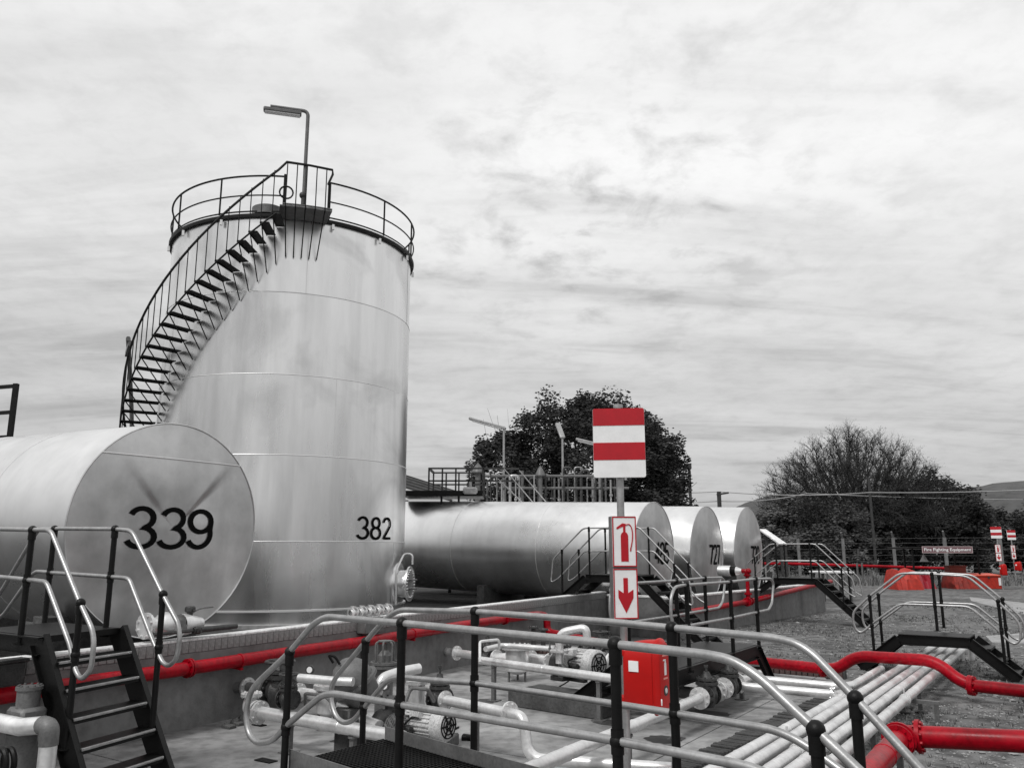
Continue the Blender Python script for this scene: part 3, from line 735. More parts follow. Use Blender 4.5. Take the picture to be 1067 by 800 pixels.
for P0, s in ((B0, -1), (A0, 1)):
    sl = (ev * run - Z * rise).normalized(); up = sl.cross(wv); up = up if up.z > 0 else -up
    f = P0 + ev * run * 6.6 + Z * .03
    part('stringer', channel(P0 + Z * (ZP - .07) - sl * .05, f, .21, .012, wv * s, up), M['black'], t)
    part('stringer', channel(P0 + Z * (ZP - .09) - ev * LD, P0 + Z * (ZP - .09), .17, .012, wv * s, Z), M['black'], t)
    fb = P0 - ev * (LD + 1.1) + Z * .65
    part('stringer', channel(P0 + Z * (ZP - .09) - ev * LD, fb, .2, .012, wv * s, (ev * -.8 + Z).cross(wv).cross(wv)), M['black'], t)
rr = [(62, 550.5), (120, 551), (135, 552.5), (139, 556), (169, 618), (186, 650), (187.5, 665), (184, 686), (176, 694), (169, 690), (158, 664), (135, 604), (131, 602), (121, 601), (62, 597), (38, 595), (33, 599), (4, 640), (-12, 650), (-18, 640), (0, 618), (37, 556), (41, 551)]
rl = [(-30, 551), (0, 551), (50, 552), (54, 555), (83, 627), (96, 655), (98, 668), (95, 697), (85, 708), (79, 700), (73, 672), (50, 610), (47, 606), (32, 604), (0, 601), (-30, 598)]
part('handrail', MB().tube(fillet(traced(A0, ev, rr), .06, 4, True), .0235, 10, True), M['galv'], t)
part('handrail', MB().tube(fillet(traced(B0, ev, rl), .06, 4, True), .0235, 10, True), M['galv'], t)
for P0, px, py, pm, zb in ((A0, 120, 551, 601, ZP - .1), (A0, 170, 619, 674, .62), (A0, 57, 551, 597, ZP - .1), (B0, 34, 552, 604.5, ZP - .1), (B0, 84, 628, 682, .62)):
    a = onp(px, py, P0, ev); b = onp(px - 4, pm, P0, ev); rpost(t, a.x, a.y, zb, a.z, b.z, .030)

# --- bridge over the pipe run at the right
bz = .75
a, b = at(936, 660, bz), at(1010, 664, bz); eb = (b - a); eb.z = 0; Lb = eb.length; eb.normalize(); wb = V((-eb.y, eb.x, 0))
t = thing('crossover', 'black steel bridge with pale handrails stepping over the white pipe run at the right', 'walkway', (a.x, a.y, 0))
O = V((a.x, a.y, 0)); Wb = .80
part('deck', MB().obox(O + eb * Lb / 2 + wb * Wb / 2 + Z * (bz - .01), eb * Lb / 2, wb * Wb / 2, Z * .012), M['black'], t)
fl = at(890, 701, 0.0); fr = at(1063, 711, 0.0)
sL = (V((fl.x, fl.y, 0)) - O).dot(eb); sR = (V((fr.x, fr.y, 0)) - O).dot(eb)
for k in (0, 1):
    b_ = O + wb * Wb * k; out = wb * (1 if k else -1)
    part('stringer', channel(b_ + Z * (bz - .10), b_ + eb * Lb + Z * (bz - .10), .20, .014, out, Z), M['black'], t)
    for s0, s1 in ((0, sL), (Lb, sR)):
        p, q = b_ + eb * s0 + Z * (bz - .10), b_ + eb * s1 + Z * .03
        up = (q - p).normalized().cross(wb); up = up if up.z > 0 else -up
        part('stringer', channel(p, q, .20, .014, out, up), M['black'], t)
me = mk('tread', MB().obox((0, 0, 0), eb * .13, wb * (Wb / 2 - .015), Z * .02, .004).obox(-Z * .06, eb * .13, wb * .004, Z * .06), M['black'])
for s0, s1 in ((0, sL), (Lb, sR)):
    for k in (1, 2, 3):
        piece('tread', me, t, O + wb * Wb / 2 + eb * (s0 + (s1 - s0) * k / 3.6) + Z * (bz - bz * k / 3.6))
rb = [(937, 597), (968, 597.6), (1008, 600), (1038, 625), (1060, 646), (1064, 656), (1063, 667), (1058, 671), (1051, 668), (1040, 656), (1010, 631.6), (968, 630), (937, 629), (908, 650), (902, 656), (897, 659), (892, 656), (889, 648), (889, 637), (906, 621)]
P = traced(O, eb, rb)
for k in (0, 1):
    part('handrail', MB().tube(fillet([p + wb * Wb * k for p in P], .12, 4, True), .0225, 10, True), M['galv'], t)
    for px, py, pm, pb in ((906, 621, 651, 678), (971, 598, 630, 657), (1040, 626, 657, 690)):
        p = onp(px, py, O, eb); m = onp(px, pm, O, eb); q = onp(px, pb, O, eb); p2 = p + wb * Wb * k
        rpost(t, p2.x, p2.y, q.z, p.z, m.z, .028)

# --- long platform with side steps behind the extinguisher cabinet
t = thing('platform', 'black steel platform with closed loop rails between the pump slab and the far bund', 'walkway', (2.3, 11.8, 0))
f0 = at(703, 610, 1.9); f0 = V((f0.x, f0.y, 0)); ew = w_; nw = -n_
dk = f0 + ew * -.1; LP = 3.6; WP = .95
part('deck', MB().obox(dk + ew * LP / 2 + nw * WP / 2 + Z * .78, ew * LP / 2, nw * WP / 2, Z * .015), M['black'], t)
for k in (0, 1):
    b_ = dk + nw * WP * k
    part('stringer', channel(b_ + Z * .68, b_ + ew * LP + Z * .68, .22, .014, nw * (1 if k else -1), Z), M['black'], t)
    q = b_ + ew * (LP + .75) + Z * .04
    part('stringer', channel(b_ + ew * LP + Z * .68, q, .22, .014, nw * (1 if k else -1), Z + ew * .9), M['black'], t)
for k in (1, 2, 3): part('tread', MB().obox(dk + nw * WP / 2 + ew * (LP + .19 * k) + Z * (.78 - .2 * k), ew * .12, nw * (WP / 2 - .02), Z * .016), M['black'], t)
for s in (0.15, 1.0):
    p = dk + ew * s + nw * WP
    part('stringer', channel(p + Z * .7, p + nw * .95 + Z * .03, .18, .014, ew * (1 if s > .5 else -1), Z * 1 + nw * .8), M['black'], t)
for k in (1, 2, 3): part('tread', MB().obox(dk + ew * .57 + nw * (WP + .24 * k) + Z * (.78 - .2 * k), nw * .12, ew * .41, Z * .016), M['black'], t)
pts = traced(f0, ew, [(699, 640), (699, 622), (703, 611.5), (712, 609.5), (760, 606), (787, 603), (803, 602.5), (806, 607), (804.5, 628), (801, 635), (787, 638), (760, 644), (716, 652), (702, 653)])
part('handrail', MB().tube(fillet(pts, .08, 4, True), .023, 10, True), M['galv'], t)
bk = f0 + nw * WP
pts = [p + nw * (WP - .02) for p in pts]
part('handrail', MB().tube(fillet(pts, .08, 4, True), .023, 10, True), M['galv'], t)
for px, py, pm in ((715, 609, 652), (760.5, 606, 644), (787, 603, 638)):
    a, m = onp(px, py, f0, ew), onp(px, pm, f0, ew)
    rpost(t, a.x, a.y, .70, a.z, m.z, .032); rpost(t, a.x + nw.x * (WP - .02), a.y + nw.y * (WP - .02), .70, a.z, m.z, .032)

crossover('black steel crossover over the bund in front of tank 485 behind the fire point sign', (1.98, 22.6), n_, w_, 1.55, .95, 1.74, 1.22, .62, 0, 1.3, 1.75, beam=.2)
crossover('black steel crossover over the end of the far bund beside the white canopy', (8.75, 28.15), n_, w_, 1.35, 1.0, 1.47, 1.10, .62, 0, 1.1, 1.45, beam=.2)

# ------------------------------------------------------------------ pipe helpers
def pipe(name, label, path, r, m, rad=.0, cat='pipe', group=None, n=14, flanges=(), fl_m=None, supports=(), zg=.03):
    pts = [V(p) for p in path]
    t = thing(name, label, cat, (pts[0].x, pts[0].y, zg), group)
    part('pipe_run', MB().tube(fillet(pts, rad, 7) if rad else pts, r, n), m, t)
    for p0_, p1_ in zip(pts, pts[1:]):
        l_ = (p1_ - p0_).length
        if l_ > 1.6:
            for k in range(1, int(l_ / 1.55) + 1):
                c_ = p0_.lerp(p1_, k * 1.55 / l_ - .12 / l_); ax_ = (p1_ - p0_).normalized()
                if (c_ - p1_).length > .3 and c_.y > .5: part('weld_ring', MB().lathe(c_ - ax_ * .012, ax_, [(0, r), (.006, r * 1.055), (.018, r * 1.055), (.024, r)], n), m, t)
    for f in flanges:
        p, ax = f[0], f[1]; fr = f[2] if len(f) > 2 else r * 1.85
        part('flange', MB().flange(p, ax, fr, r * .42, 8), fl_m or m, t)
    for s in supports:
        s = V(s); part('support', MB().obox((s.x, s.y, (zg + s.z - r) / 2 + .01), n_ * .03, w_ * .03, Z * max(.02, (s.z - r - zg) / 2 + .01)).obox((s.x, s.y, zg + .008), n_ * .09, w_ * .09, Z * .008).lathe(s - n_ * .001, Z, [(-r * 1.25, 0), (-r * 1.25, r * .8), (-r * .9, r * .8)], 8), M['midgrey'], t)
    return t

# --- five parallel pipes running away under the bridge
near = [(756, 795), (779, 798), (805, 800), (829, 800), (860, 800)]
far = [(876, 727.5), (972, 674), (985, 674), (995, 674), (1006, 674)]
names = ['leftmost white pipe of the parallel run, ending at a flanged elbow', 'second white pipe from the left in the parallel run under the bridge', 'middle white pipe of the parallel run under the bridge', 'fourth white pipe from the left in the parallel run under the bridge', 'rightmost white pipe of the parallel run under the bridge']
PR = []
for i, (a, b) in enumerate(zip(near, far)):
    p, q = at(*a, .36), at(*b, .36); d = (q - p).normalized()
    p = p - d * 4.2
    q2 = q if i == 0 else q + d * .9
    pipe('process_pipe', names[i], ([p, q2, q2 - Z * .36 + d * .02] if i else [p, q]), .063, M['white'], .25, cat='pipe', group='parallel white pipes', flanges=((q, d),) if i == 0 else (), supports=[p + d * s for s in (3.0, 6.4, 9.8) if s < (q2 - p).length])
    PR.append((p, q2, d))
for i, s, lab in ((2, 5.0, 'bolted clamp on the middle pipe of the white run nearer the camera'), (3, 5.25, 'bolted clamp on the fourth pipe of the white run nearer the camera'), (1, 5.5, 'bolted clamp on the second pipe of the white run nearer the camera'), (2, 7.9, 'bolted clamp on the middle pipe of the white run nearer the bridge'), (4, 8.6, 'bolted clamp on the rightmost pipe of the white run nearer the bridge')):
    p, q, d = PR[i]
    solo('pipe_clamp', MB().lathe(p + d * s - d * .03, d, [(0, .064), (0, .078), (.06, .078), (.06, .064)], 18).bar(p + d * s + Z * .06, p + d * s + Z * .15, .012, .05, d), M['white'], lab, 'clamp', 'clamps on the white pipes', p + d * s)
for k, s in enumerate((3.3, 9.4)):
    p, q, d = PR[2]; c = p + d * s
    solo('pipe_rack', MB().bar(c - n_ * .75 + Z * -.092, c + n_ * .75 + Z * -.092, .07, .05).bar(c - n_ * .7 + Z * -.11, c - n_ * .7 - Z * .36, .06, .06, n_).bar(c + n_ * .7 + Z * -.11, c + n_ * .7 - Z * .36, .06, .06, n_), M['midgrey'],
         'low grey steel rack carrying the parallel pipes ' + ('near the front crossover' if k == 0 else 'short of the bridge'), 'rack', origin=c - Z * .36)

# two tie-in pipes from the valves to the run
p, q = at(772, 706, .36), at(885, 716, .36); d2 = (at(930, 702, .36) - at(893, 716, .36)).normalized()
pipe('tie_in_pipe', 'upper white tie-in pipe bending round into the parallel run beside the kerb', [at(700, 699, .36), q, q + PR[1][2] * 2.4], .062, M['white'], .35, supports=[p])
p, q = at(772, 714.5, .36), at(868, 723, .36)
pipe('tie_in_pipe', 'lower white tie-in pipe from the valves to the flanged elbow', [p, q], .062, M['white'], 0, flanges=((p, q - p, .10), (q, q - p, .11)))

# --- red fire main
c0 = at(775, 687.5, .27); c1 = at(860, 696.5, .27); kd_ = (c1 - c0).normalized()
def rp(x, y): return onp(x, y, c0, kd_)
pts = [at(640, 672, .27), c0, c1, rp(873, 696), rp(893, 683), rp(975, 688), rp(1004, 713), rp(1067, 719.5), rp(1160, 733), rp(1300, 752)]
pipe('fire_main', 'red fire pipe that steps up over the white pipes and on to the right', pts, .098, M['red'], .30, flanges=((c1 - kd_ * .05, kd_, .15), (rp(1011, 713.6), kd_, .155), (rp(1014, 714.2), kd_, .155)), supports=[rp(1067, 719.5), rp(1200, 738)], zg=0)
c = at(940, 766, .52); q = dp(1067, 772, 8.41); dr = (q - c).normalized(); dl = -w_
pts = [c + dl * 4.0 + Z * 0, c + dl * .02, c + dr * .02, q, q + dr * 4]
t = pipe('fire_main', 'thick red fire pipe turning a flanged elbow in the lower right corner', pts, .105, M['red'], .16, flanges=(), supports=[c + dl * .25, q + dr * 1.5], zg=0)
part('flange', MB().flange(c + dr * .16, dr, .165, .04, 10), M['red'], t)
part('flange', MB().flange(c + dl * .20, dl, .165, .04, 10), M['red'], t)
part('flange', MB().flange(c + dl * .26, dl, .150, .04, 10), M['red'], t)

# wall mounted pipe
def on_wall(x, y, p, q, off):
    d = (q - p).normalized(); nn = V((d.y, -d.x, 0)); return onp(x, y, p + nn * off, d)
wd = (wa1 - wa0).normalized(); wn = V((wd.y, -wd.x, 0))
A_ = [(-60, 735), (0, 725), (100, 709.5), (200, 695.5), (300, 680), (400, 665), (480, 651.5), (530, 644)]
P = [on_wall(x, y, wa0, wa1, .17) for x, y in A_]
# straighten between ends
pa, pb = P[0], P[-1]
sx = on_wall(562, 640, wa0, wa1, .17); e = P[-1]
drop = on_wall(570, 658, wa0, wa1, .30)
t = pipe('fire_main', 'red fire pipe clamped along the long bund wall with its flanged drop', P + [sx, V((drop.x, drop.y, sx.z - .05)), V((drop.x, drop.y, .45)), at(640, 672, .27)], .088, M['red'], .22)
for x, y in ((195, 696), (525, 644.5)):
    p = on_wall(x, y, wa0, wa1, .17)
    part('flange', MB().flange(p, wd, .125, .025, 8).flange(p + wd * .04, wd, .125, .025, 8), M['red'], t)
for x, y in ((60, 715.5), (250, 688), (430, 660)):
    p = on_wall(x, y, wa0, wa1, .17)
    part('pipe_bracket', MB().bar(p - wn * .2 - Z * .09, p + wn * .05 - Z * .11, .05, .03).lathe(p - wd * .02, wd, [(0, .089), (0, .1), (.04, .1), (.04, .089)], 14), M['red'], t)
P = [on_wall(x, y, wb0, wb1, .20) for x, y in ((704, 640), (780, 626.5), (842, 611), (866, 605.5))]
pa = P[0]
t = pipe('fire_main', 'red fire pipe with a riser along the far bund wall', [P[0], P[1], P[2], P[3]], .082, M['red'], 0)
part('flange', MB().flange(P[0], wd, .15, .05, 8), M['red'], t)
c = P[1]
part('tee', MB().flange(c - wd * .18, wd, .14, .04, 8).flange(c + wd * .18, wd, .13, .04, 8).cyl(c, c + Z * .22, .075).flange(c + Z * .24, Z, .12, .04, 8), M['red'], t)
top = on_wall(781, 598, wb0, wb1, .20); top = V((c.x, c.y, top.z))
part('riser', MB().tube([c + Z * .2, top], .06, 14), M['red'], t)
mo = part('monitor_elbow', MB().tube(fillet([top - Z * .05, top + Z * .1, top + Z * .1 - n_ * .16], .1), .075, 14).flange(top - Z * .03, Z, .115, .035, 8).sphere(top + Z * .1 + n_ * .05, .095), M['red'], t)
# foam generator drum on the riser
b0 = top + Z * .1 - n_ * .17
fa = -n_
t = thing('foam_generator', 'white drum foam generator on the red riser in front of tank 727', 'foam maker', b0)
part('drum', MB().lathe(b0 + fa * .34, fa, [(0, 0), (0, .15), (.02, .17), (.42, .17), (.44, .15), (.44, 0)], 24), M['white'], t)
part('cage', MB().lathe(b0 + fa * .18, fa, [(0, .10), (.02, .17), (.16, .17), (.2, .15)], 20), M['black'], t)
part('cone', MB().lathe(b0, fa, [(0, 0), (0, .07), (.18, .14), (.2, 0)], 18), M['white'], t)

# --- loose equipment builders
def gate_valve(label, c, ax, r, ht, m=None, wheel=True, fl=True, group=None, scale=1.0):
    m = m or M['dark']; c = V(c); ax = V(ax).normalized()
    t = thing('gate_valve', label, 'valve', (c.x, c.y, c.z - r * 1.6), group)
    part('valve_body', MB().lathe(c - ax * r * 1.25, ax, [(0, r * .9), (r * .5, r * 1.1), (r * 1.25, r * 1.5), (r * 2.0, r * 1.1), (r * 2.5, r * .9)], 18).lathe(c - Z * r * 1.5, Z, [(0, 0), (0, r * .9), (r * 1.0, r * 1.25), (r * 2.6, r * 1.2), (r * 3.0, r * 1.0)], 18), m, t)
    bo = part('bonnet', MB().flange(c + Z * r * 1.55, Z, r * 1.5, r * .4, 8).lathe(c + Z * r * 1.7, Z, [(0, r * 1.1), (r * .8, r * .6), (ht * .6, r * .4), (ht * .6, 0)], 14).flange(c + Z * r * 2.05, Z, r * 1.4, r * .3, 8), m, t)
    if fl:
        for s in (-1, 1): part('flange', MB().flange(c + ax * s * r * 1.3, ax, r * 1.5, r * .22, 10), M['white'] if fl == 'w' else m, t)
    part('stem', MB().cyl(c + Z * (r * 1.7), c + Z * (r * 1.7 + ht), r * .17, 8).cyl(c + Z * (r * 1.7 + ht * .86), c + Z * (r * 1.7 + ht), r * .3, 6), m, t)
    if wheel:
        w = MB(); cc = c + Z * (r * 1.7 + ht * .8); R_ = r * 1.5
        w.tube([cc + n_ * R_ * math.cos(k * PI / 9) + w_ * R_ * math.sin(k * PI / 9) for k in range(18)], r * .17, 8, True)
        for k in range(3): w.bar(cc - (n_ * math.cos(k * PI / 3) + w_ * math.sin(k * PI / 3)) * R_, cc + (n_ * math.cos(k * PI / 3) + w_ * math.sin(k * PI / 3)) * R_, r * .16, r * .12)
        part('handwheel', w, m, t)
    return t
def strainer(label, c, r, h, m=None, nb=12):
    c = V(c); t = thing('strainer', label, 'strainer', c)
    part('body', MB().lathe(c, Z, [(0, 0), (.0, r * .55), (h * .12, r), (h * .86, r), (h * .86, 0)], 28), m or M['white'], t)
    li = part('lid', MB().flange(c + Z * (h * .9), Z, r * 1.32, h * .07, nb, r * .09, 28).flange(c + Z * (h * .97), Z, r * 1.32, h * .06, nb, r * .09, 28), m or M['white'], t)
    for a in (0, 1, 2): 
        d = n_ * math.cos(a * 2.1) + w_ * math.sin(a * 2.1); part('leg', MB().bar(c + d * r * .8 + Z * .1, c + d * r * .8 - Z * (c.z - .03), .03, .03, n_), M['midgrey'], t)
    return t
def motor(label, c, ax, r, ln):
    """foot mounted motor with cooling fins, cowl and terminal box"""
    c, ax = V(c), V(ax).normalized(); sd_ = Z.cross(ax).normalized()
    t = thing('pump_motor', label, 'motor', (c.x, c.y, c.z - r * 1.2))
    part('casing', MB().lathe(c - ax * ln * .5, ax, [(0, 0), (0, r * .55), (ln * .06, r * .92), (ln * .74, r * .92), (ln * .74, 0)], 24), M['motor'], t)
    fn = MB()
    for k in range(22):
        a = 2 * PI * k / 22; d = sd_ * math.cos(a) + Z * math.sin(a)
        fn.bar(c - ax * ln * .40 + d * r * .96, c + ax * ln * .22 + d * r * .96, .012, r * .12, d)
    part('cooling_fins', fn, M['motor'], t)
    part('fan_cowl', MB().lathe(c + ax * ln * .24, ax, [(0, r * .96), (0, r * 1.06), (ln * .22, r * 1.06), (ln * .26, r * .9), (ln * .26, 0)], 24), M['motor'], t)
    gr = MB()
    for q in (.3, .55, .8): gr.tube([c + ax * ln * .507 + (sd_ * math.cos(k * PI / 10) + Z * math.sin(k * PI / 10)) * r * q for k in range(20)], .008, 5, True)
    for k in range(6): d = sd_ * math.cos(k * PI / 3) + Z * math.sin(k * PI / 3); gr.bar(c + ax * ln * .507 + d * r * .1, c + ax * ln * .507 + d * r * .85, .02, .012, ax)
    part('fan_grille', gr, M['black'], t)
    part('terminal_box', MB().obox(c + Z * r * .75 - sd_ * r * .85 - ax * ln * .1, ax * r * .45, sd_ * r * .3, Z * r * .32, .012), M['motor'], t)
    for s in (-1, 1): part('foot', MB().obox(c - Z * r * 1.08 + sd_ * s * r * .7, ax * ln * .3, sd_ * r * .22, Z * r * .12, .005), M['dark'], t)
    return t
def pump(label, c, ax, r):
    c, ax = V(c), V(ax).normalized(); sd_ = Z.cross(ax).normalized()
    t = thing('pump', label, 'pump', (c.x, c.y, c.z - r * 1.2))
    part('volute', MB().lathe(c - ax * r * .45, ax, [(0, 0), (0, r * .6), (r * .1, r), (r * .7, r), (r * .9, r * .7), (r * .9, 0)], 22).cyl(c + sd_ * r * .5, c + sd_ * r * .5 + Z * r * 1.5, r * .42).flange(c + sd_ * r * .5 + Z * r * 1.5, Z, r * .72, r * .16, 6), M['dark'], t)
    g = MB()
    for k in range(7):
        g.tube([c + ax * (r * .65 + k * r * .16) + (sd_ * math.cos(j * PI / 8) + Z * math.sin(j * PI / 8)) * r * .8 for j in range(16)], .010, 5, True)
    for j in range(14):
        a = j * PI / 7; d = sd_ * math.cos(a) + Z * math.sin(a); d2 = sd_ * math.cos(a + .8) + Z * math.sin(a + .8)
        g.tube([c + ax * r * .65 + d * r * .8, c + ax * r * 1.1 + (d + d2).normalized() * r * .8, c + ax * r * 1.6 + d2 * r * .8], .010, 5)
    part('coupling_guard', g, M['midgrey'], t)
    part('shaft', MB().cyl(c, c + ax * r * 2.0, r * .25, 12), M['dark'], t)
    part('pedestal', MB().obox(c - Z * r * 1.05 + ax * r * .1, ax * r * .7, sd_ * r * .55, Z * r * .2, .01), M['dark'], t)
    return t
def baseplate(label, a, b, wd_, z0, z1, m=None):
    a, b = V(a), V(b); d = (b - a); d.z = 0
    c = (a + b) / 2; sd_ = V((-d.y, d.x, 0)).normalized()
    return solo('plinth', MB().obox((c.x, c.y, (z0 + z1) / 2), d / 2, sd_ * wd_ / 2, Z * (z1 - z0) / 2, .015), m or M['plinth'], label, 'plinth', origin=(c.x, c.y, z0))

# --- pump set A, nearest group on the slab
zc_ = .62
s0 = on_wall(243, 716, wa0, wa1, 0.0); s0 = V((s0.x, s0.y, s0.z)); h = s0.z
f1 = at(258, 715.5, h)
pipe('wall_stub', 'short grey pipe leaving the bund wall with a white flange at left', [s0 - n_ * .1, f1, f1 + n_ * .44], .07, M['midgrey'], 0, flanges=((f1, n_, .135), (f1 + n_ * .43, n_, .135)), fl_m=M['white'], zg=h - .2)
v1 = f1 + n_ * .66
gate_valve('dark gate valve with bolted bonnet next to the wall stub at left', v1, n_, .13, .22)
p = at(312, 721, h); q = at(352, 727, h)
pipe('reducer', 'pale reducer pipe between the left gate valve and the grey strainer', [p - n_ * .1, p + n_ * .1, q], .07, M['white'], 0, flanges=((p, n_, .125),), zg=h - .2)
sc = at(341, 757, .06); strainer('round grey strainer with bolted lid in the nearest pump group', (sc.x, sc.y, .20), .155, h - .05, M['white'])
pipe('vent_pipe', 'white bent pipe behind the left gate valve against the bund wall', [at(312, 706, .92), at(345, 709, .92), at(368, 710, .92)], .05, M['white'], .2)
# tilted dome
dc = at(365, 703, .95); da = (V((-.45, -.25, .75))).normalized()
t = thing('tank_dome', 'big grey tilted dome with a bolted rim above the nearest pump', 'vessel', (dc.x, dc.y, .5))
part('dome', MB().lathe(dc - da * .1, da, [(0, .235), (.08, .235), (.17, .205), (.25, .145), (.29, .07), (.30, 0)], 28), M['midgrey'], t)
part('bolted_rim', MB().flange(dc - da * .11, da, .285, .035, 18, .015, 32), M['midgrey'], t)
part('lower_shell', MB().lathe(dc - da * .13, -da, [(0, .235), (.16, .21), (.25, .12), (.28, 0)], 28), M['midgrey'], t)
part('lifting_lug', MB().tube(fillet([dc + da * .18 - n_ * .05 + V((-.06, -.06, 0)), dc + da * .29 - n_ * .05 + V((-.06, -.06, 0)), dc + da * .28 + n_ * .05 + V((-.06, -.06, 0)), dc + da * .17 + n_ * .05 + V((-.06, -.06, 0))], .04), .016, 6), M['black'], t)
part('stand', MB().obox((dc.x, dc.y, .3), n_ * .12, w_ * .12, Z * .3, .02), M['dark'], t)
# filter column
fc = at(399, 752, .05); ztop = dp(399, 690, fc.y).z
t = thing('filter_column', 'grey filter column with a flanged top and wire cage behind the nearest pump', 'filter', (fc.x, fc.y, .03))
part('column', MB().lathe((fc.x, fc.y, .03), Z, [(0, 0), (0, .125), (ztop - .06, .125), (ztop - .06, 0)], 24), M['midgrey'], t)
part('flange', MB().flange((fc.x, fc.y, ztop - .05), Z, .20, .035, 10, .016, 24).flange((fc.x, fc.y, ztop - .005), Z, .20, .035, 10, .016, 24), M['midgrey'], t)
cg = MB(); hc = dp(399, 668, fc.y).z
for k in range(3):
    d = n_ * math.cos(k * PI / 3) + w_ * math.sin(k * PI / 3); c = V((fc.x, fc.y, ztop))
    cg.tube(fillet([c + d * .13, c + d * .14 + Z * (hc - ztop), c - d * .14 + Z * (hc - ztop), c - d * .13], .06), .014, 6)
cg.lathe(c, Z, [(0, .10), (.10, .10), (.16, .05), (.16, 0)], 16).cyl(c + Z * (hc - ztop), c + Z * (hc - ztop + .015), .10)
part('cage', cg, M['midgrey'], t)
# pump, motor
pc = at(401, 757, .36); pump('dark pump with hatched coupling guard in the nearest pump group', pc, n_, .20)
mc = at(446, 753, .42); motor('white finned motor with dark fan end in the nearest pump group', mc, n_, .165, .60)
baseplate('low stained concrete plinth under the nearest pump and motor', at(392, 770, .1), at(470, 775, .1), .62, .03, .17)
# suction elbow and discharge
p = at(352, 733, .62)
pipe('suction_pipe', 'white flanged pipe with an elbow feeding the nearest pump', [p, at(369, 739, .56), at(381, 752, .42), at(395, 757, .40)], .075, M['white'], .12, flanges=((p, n_, .125),), zg=.2)
pipe('discharge_pipe', 'white elbow pipe rising beside the filter column', [at(393, 722, .62), at(398, 706, .80), at(415, 700, .84), at(437, 696, .86)], .065, M['white'], .2, zg=.3)
c = at(434, 722, .62); strainer('small white strainer with a flanged lid above the nearest motor', (c.x, c.y, .44), .105, .34, M['white'], 8)
c = at(458, 727, .60); gate_valve('dark gate valve above the white motor in the nearest pump group', c, n_, .085, .24, wheel=False)
pa, pb = at(464, 729, .60), at(531, 743, .60)
d = (pb - pa).normalized(); qb = at(548, 770, .18); qc = at(700, 800, .18)
pipe('discharge_pipe', 'white pipe running from the nearest valve and dropping through an elbow to the slab', [pa, pb, V((pb.x, pb.y, .60)) + d * .22, V((pb.x + d.x * .30, pb.y + d.y * .30, .18)), qc], .06, M['white'], .16, flanges=((pa, d, .11), (pb, d, .13)), supports=[pa.lerp(pb, .5)])
pa, pb = at(271, 742, .42), at(412, 767, .42); d = (pb - pa).normalized()
pipe('process_pipe', 'white flanged pipe lying low in front of the nearest pump group', [pa, pb + d * .12], .075, M['white'], 0, cat='pipe', flanges=((pa, d, .14), (pa - d * .06, d, .14)), supports=[pa.lerp(pb, .25), pa.lerp(pb, .72)])
bl = at(284, 733, .55); solo('elbow', MB().tube(fillet([pa - d * .05, pa - d * .25 , pa - d * .25 + Z * .18 + w_ * .05], .15), .075, 14).flange(pa - d * .25 + Z * .18 + w_ * .05, Z, .13, .04, 8), M['white'], 'white flanged elbow at the left end of the low pipe', 'elbow', origin=pa)
solo('plinth', MB().obox((at(382, 770, .03).x, at(382, 770, .03).y, .1), n_ * .22, w_ * .18, Z * .08, .015), M['plinth'], 'small dark concrete block on the slab below the low pipe', 'plinth', origin=at(382, 770, .03))
# valve bundle and junction box on top of the bund wall
jb = on_wall(386, 651, wa0, wa1, .10)
t = thing('junction_box', 'grey box hanging on the bund wall below a cluster of small white valves', 'box', (jb.x, jb.y, jb.z - .25))
part('box_body', MB().obox(jb, wd * .26, wn * .10, Z * .13, .015), M['midgrey'], t)
part('conduit', MB().obox(jb - Z * .5, wd * .13, wn * .06, Z * .4, .01), M['midgrey'], t)
for k in range(5):
    c = on_wall(368 + k * 9, 638 - k * .8, wa0, wa1, -.05)
    solo('small_valve', MB().lathe(c - wd * .09, wd, [(0, .05), (.03, .05), (.03, .085), (.05, .085), (.05, .05), (.13, .05), (.13, .085), (.15, .085), (.15, .05), (.2, .05)], 12).cyl(c, c + Z * .10, .035).bar(c + Z * .1 - n_ * .06, c + Z * .1 + n_ * .06, .02, .015).cyl(c, c - Z * .12, .025), M['white'], ['leftmost', 'second from left', 'middle', 'fourth from left', 'rightmost'][k] + ' small white valve in the cluster on the bund wall below tank 382', 'valve', 'small valves on the bund wall', c)
# wrapped valves and lever on the wall beside tank 339
c = on_wall(172, 650, wa0, wa1, -.10)
t = thing('wall_valve', 'pale wrapped valve on the bund wall below the tank numbered 339', 'valve', c)
part('valve_body', MB().sphere(c, .16).cyl(c - wd * .3, c + wd * .1, .10).flange(c - wd * .3, wd, .17, .04, 8), M['white'], t)
c2 = on_wall(197, 650, wa0, wa1, -.10)
part('nozzle', MB().lathe(c2 - wd * .15, wd, [(0, .15), (.1, .14), (.35, .08), (.36, 0)], 16), M['white'], t)
part('drain_cock', MB().cyl(c2, c2 + Z * .2, .04).box(c2 + Z * .2, .12, .12, .08, .02), M['dark'], t)
a, b = on_wall(160, 661, wa0, wa1, .06), on_wall(246, 652, wa0, wa1, .0)
solo('valve_lever', MB().tube([a, a.lerp(b, .5)], .022, 8).tube([a.lerp(b, .45), b], .04, 10).box(a.lerp(b, .5), .12, .1, .1, .02), M['dark'], 'long dark valve lever lying on the bund wall below the tank 339', 'lever', origin=a)
solo('hose', MB().tube(smooth_path([on_wall(198, 640, wa0, wa1, -.1), on_wall(208, 634, wa0, wa1, -.1), on_wall(222, 632, wa0, wa1, -.15)]), .012, 6), M['midgrey'], 'thin hose rising from the wrapped valve in front of tank 339', 'hose', origin=c2)

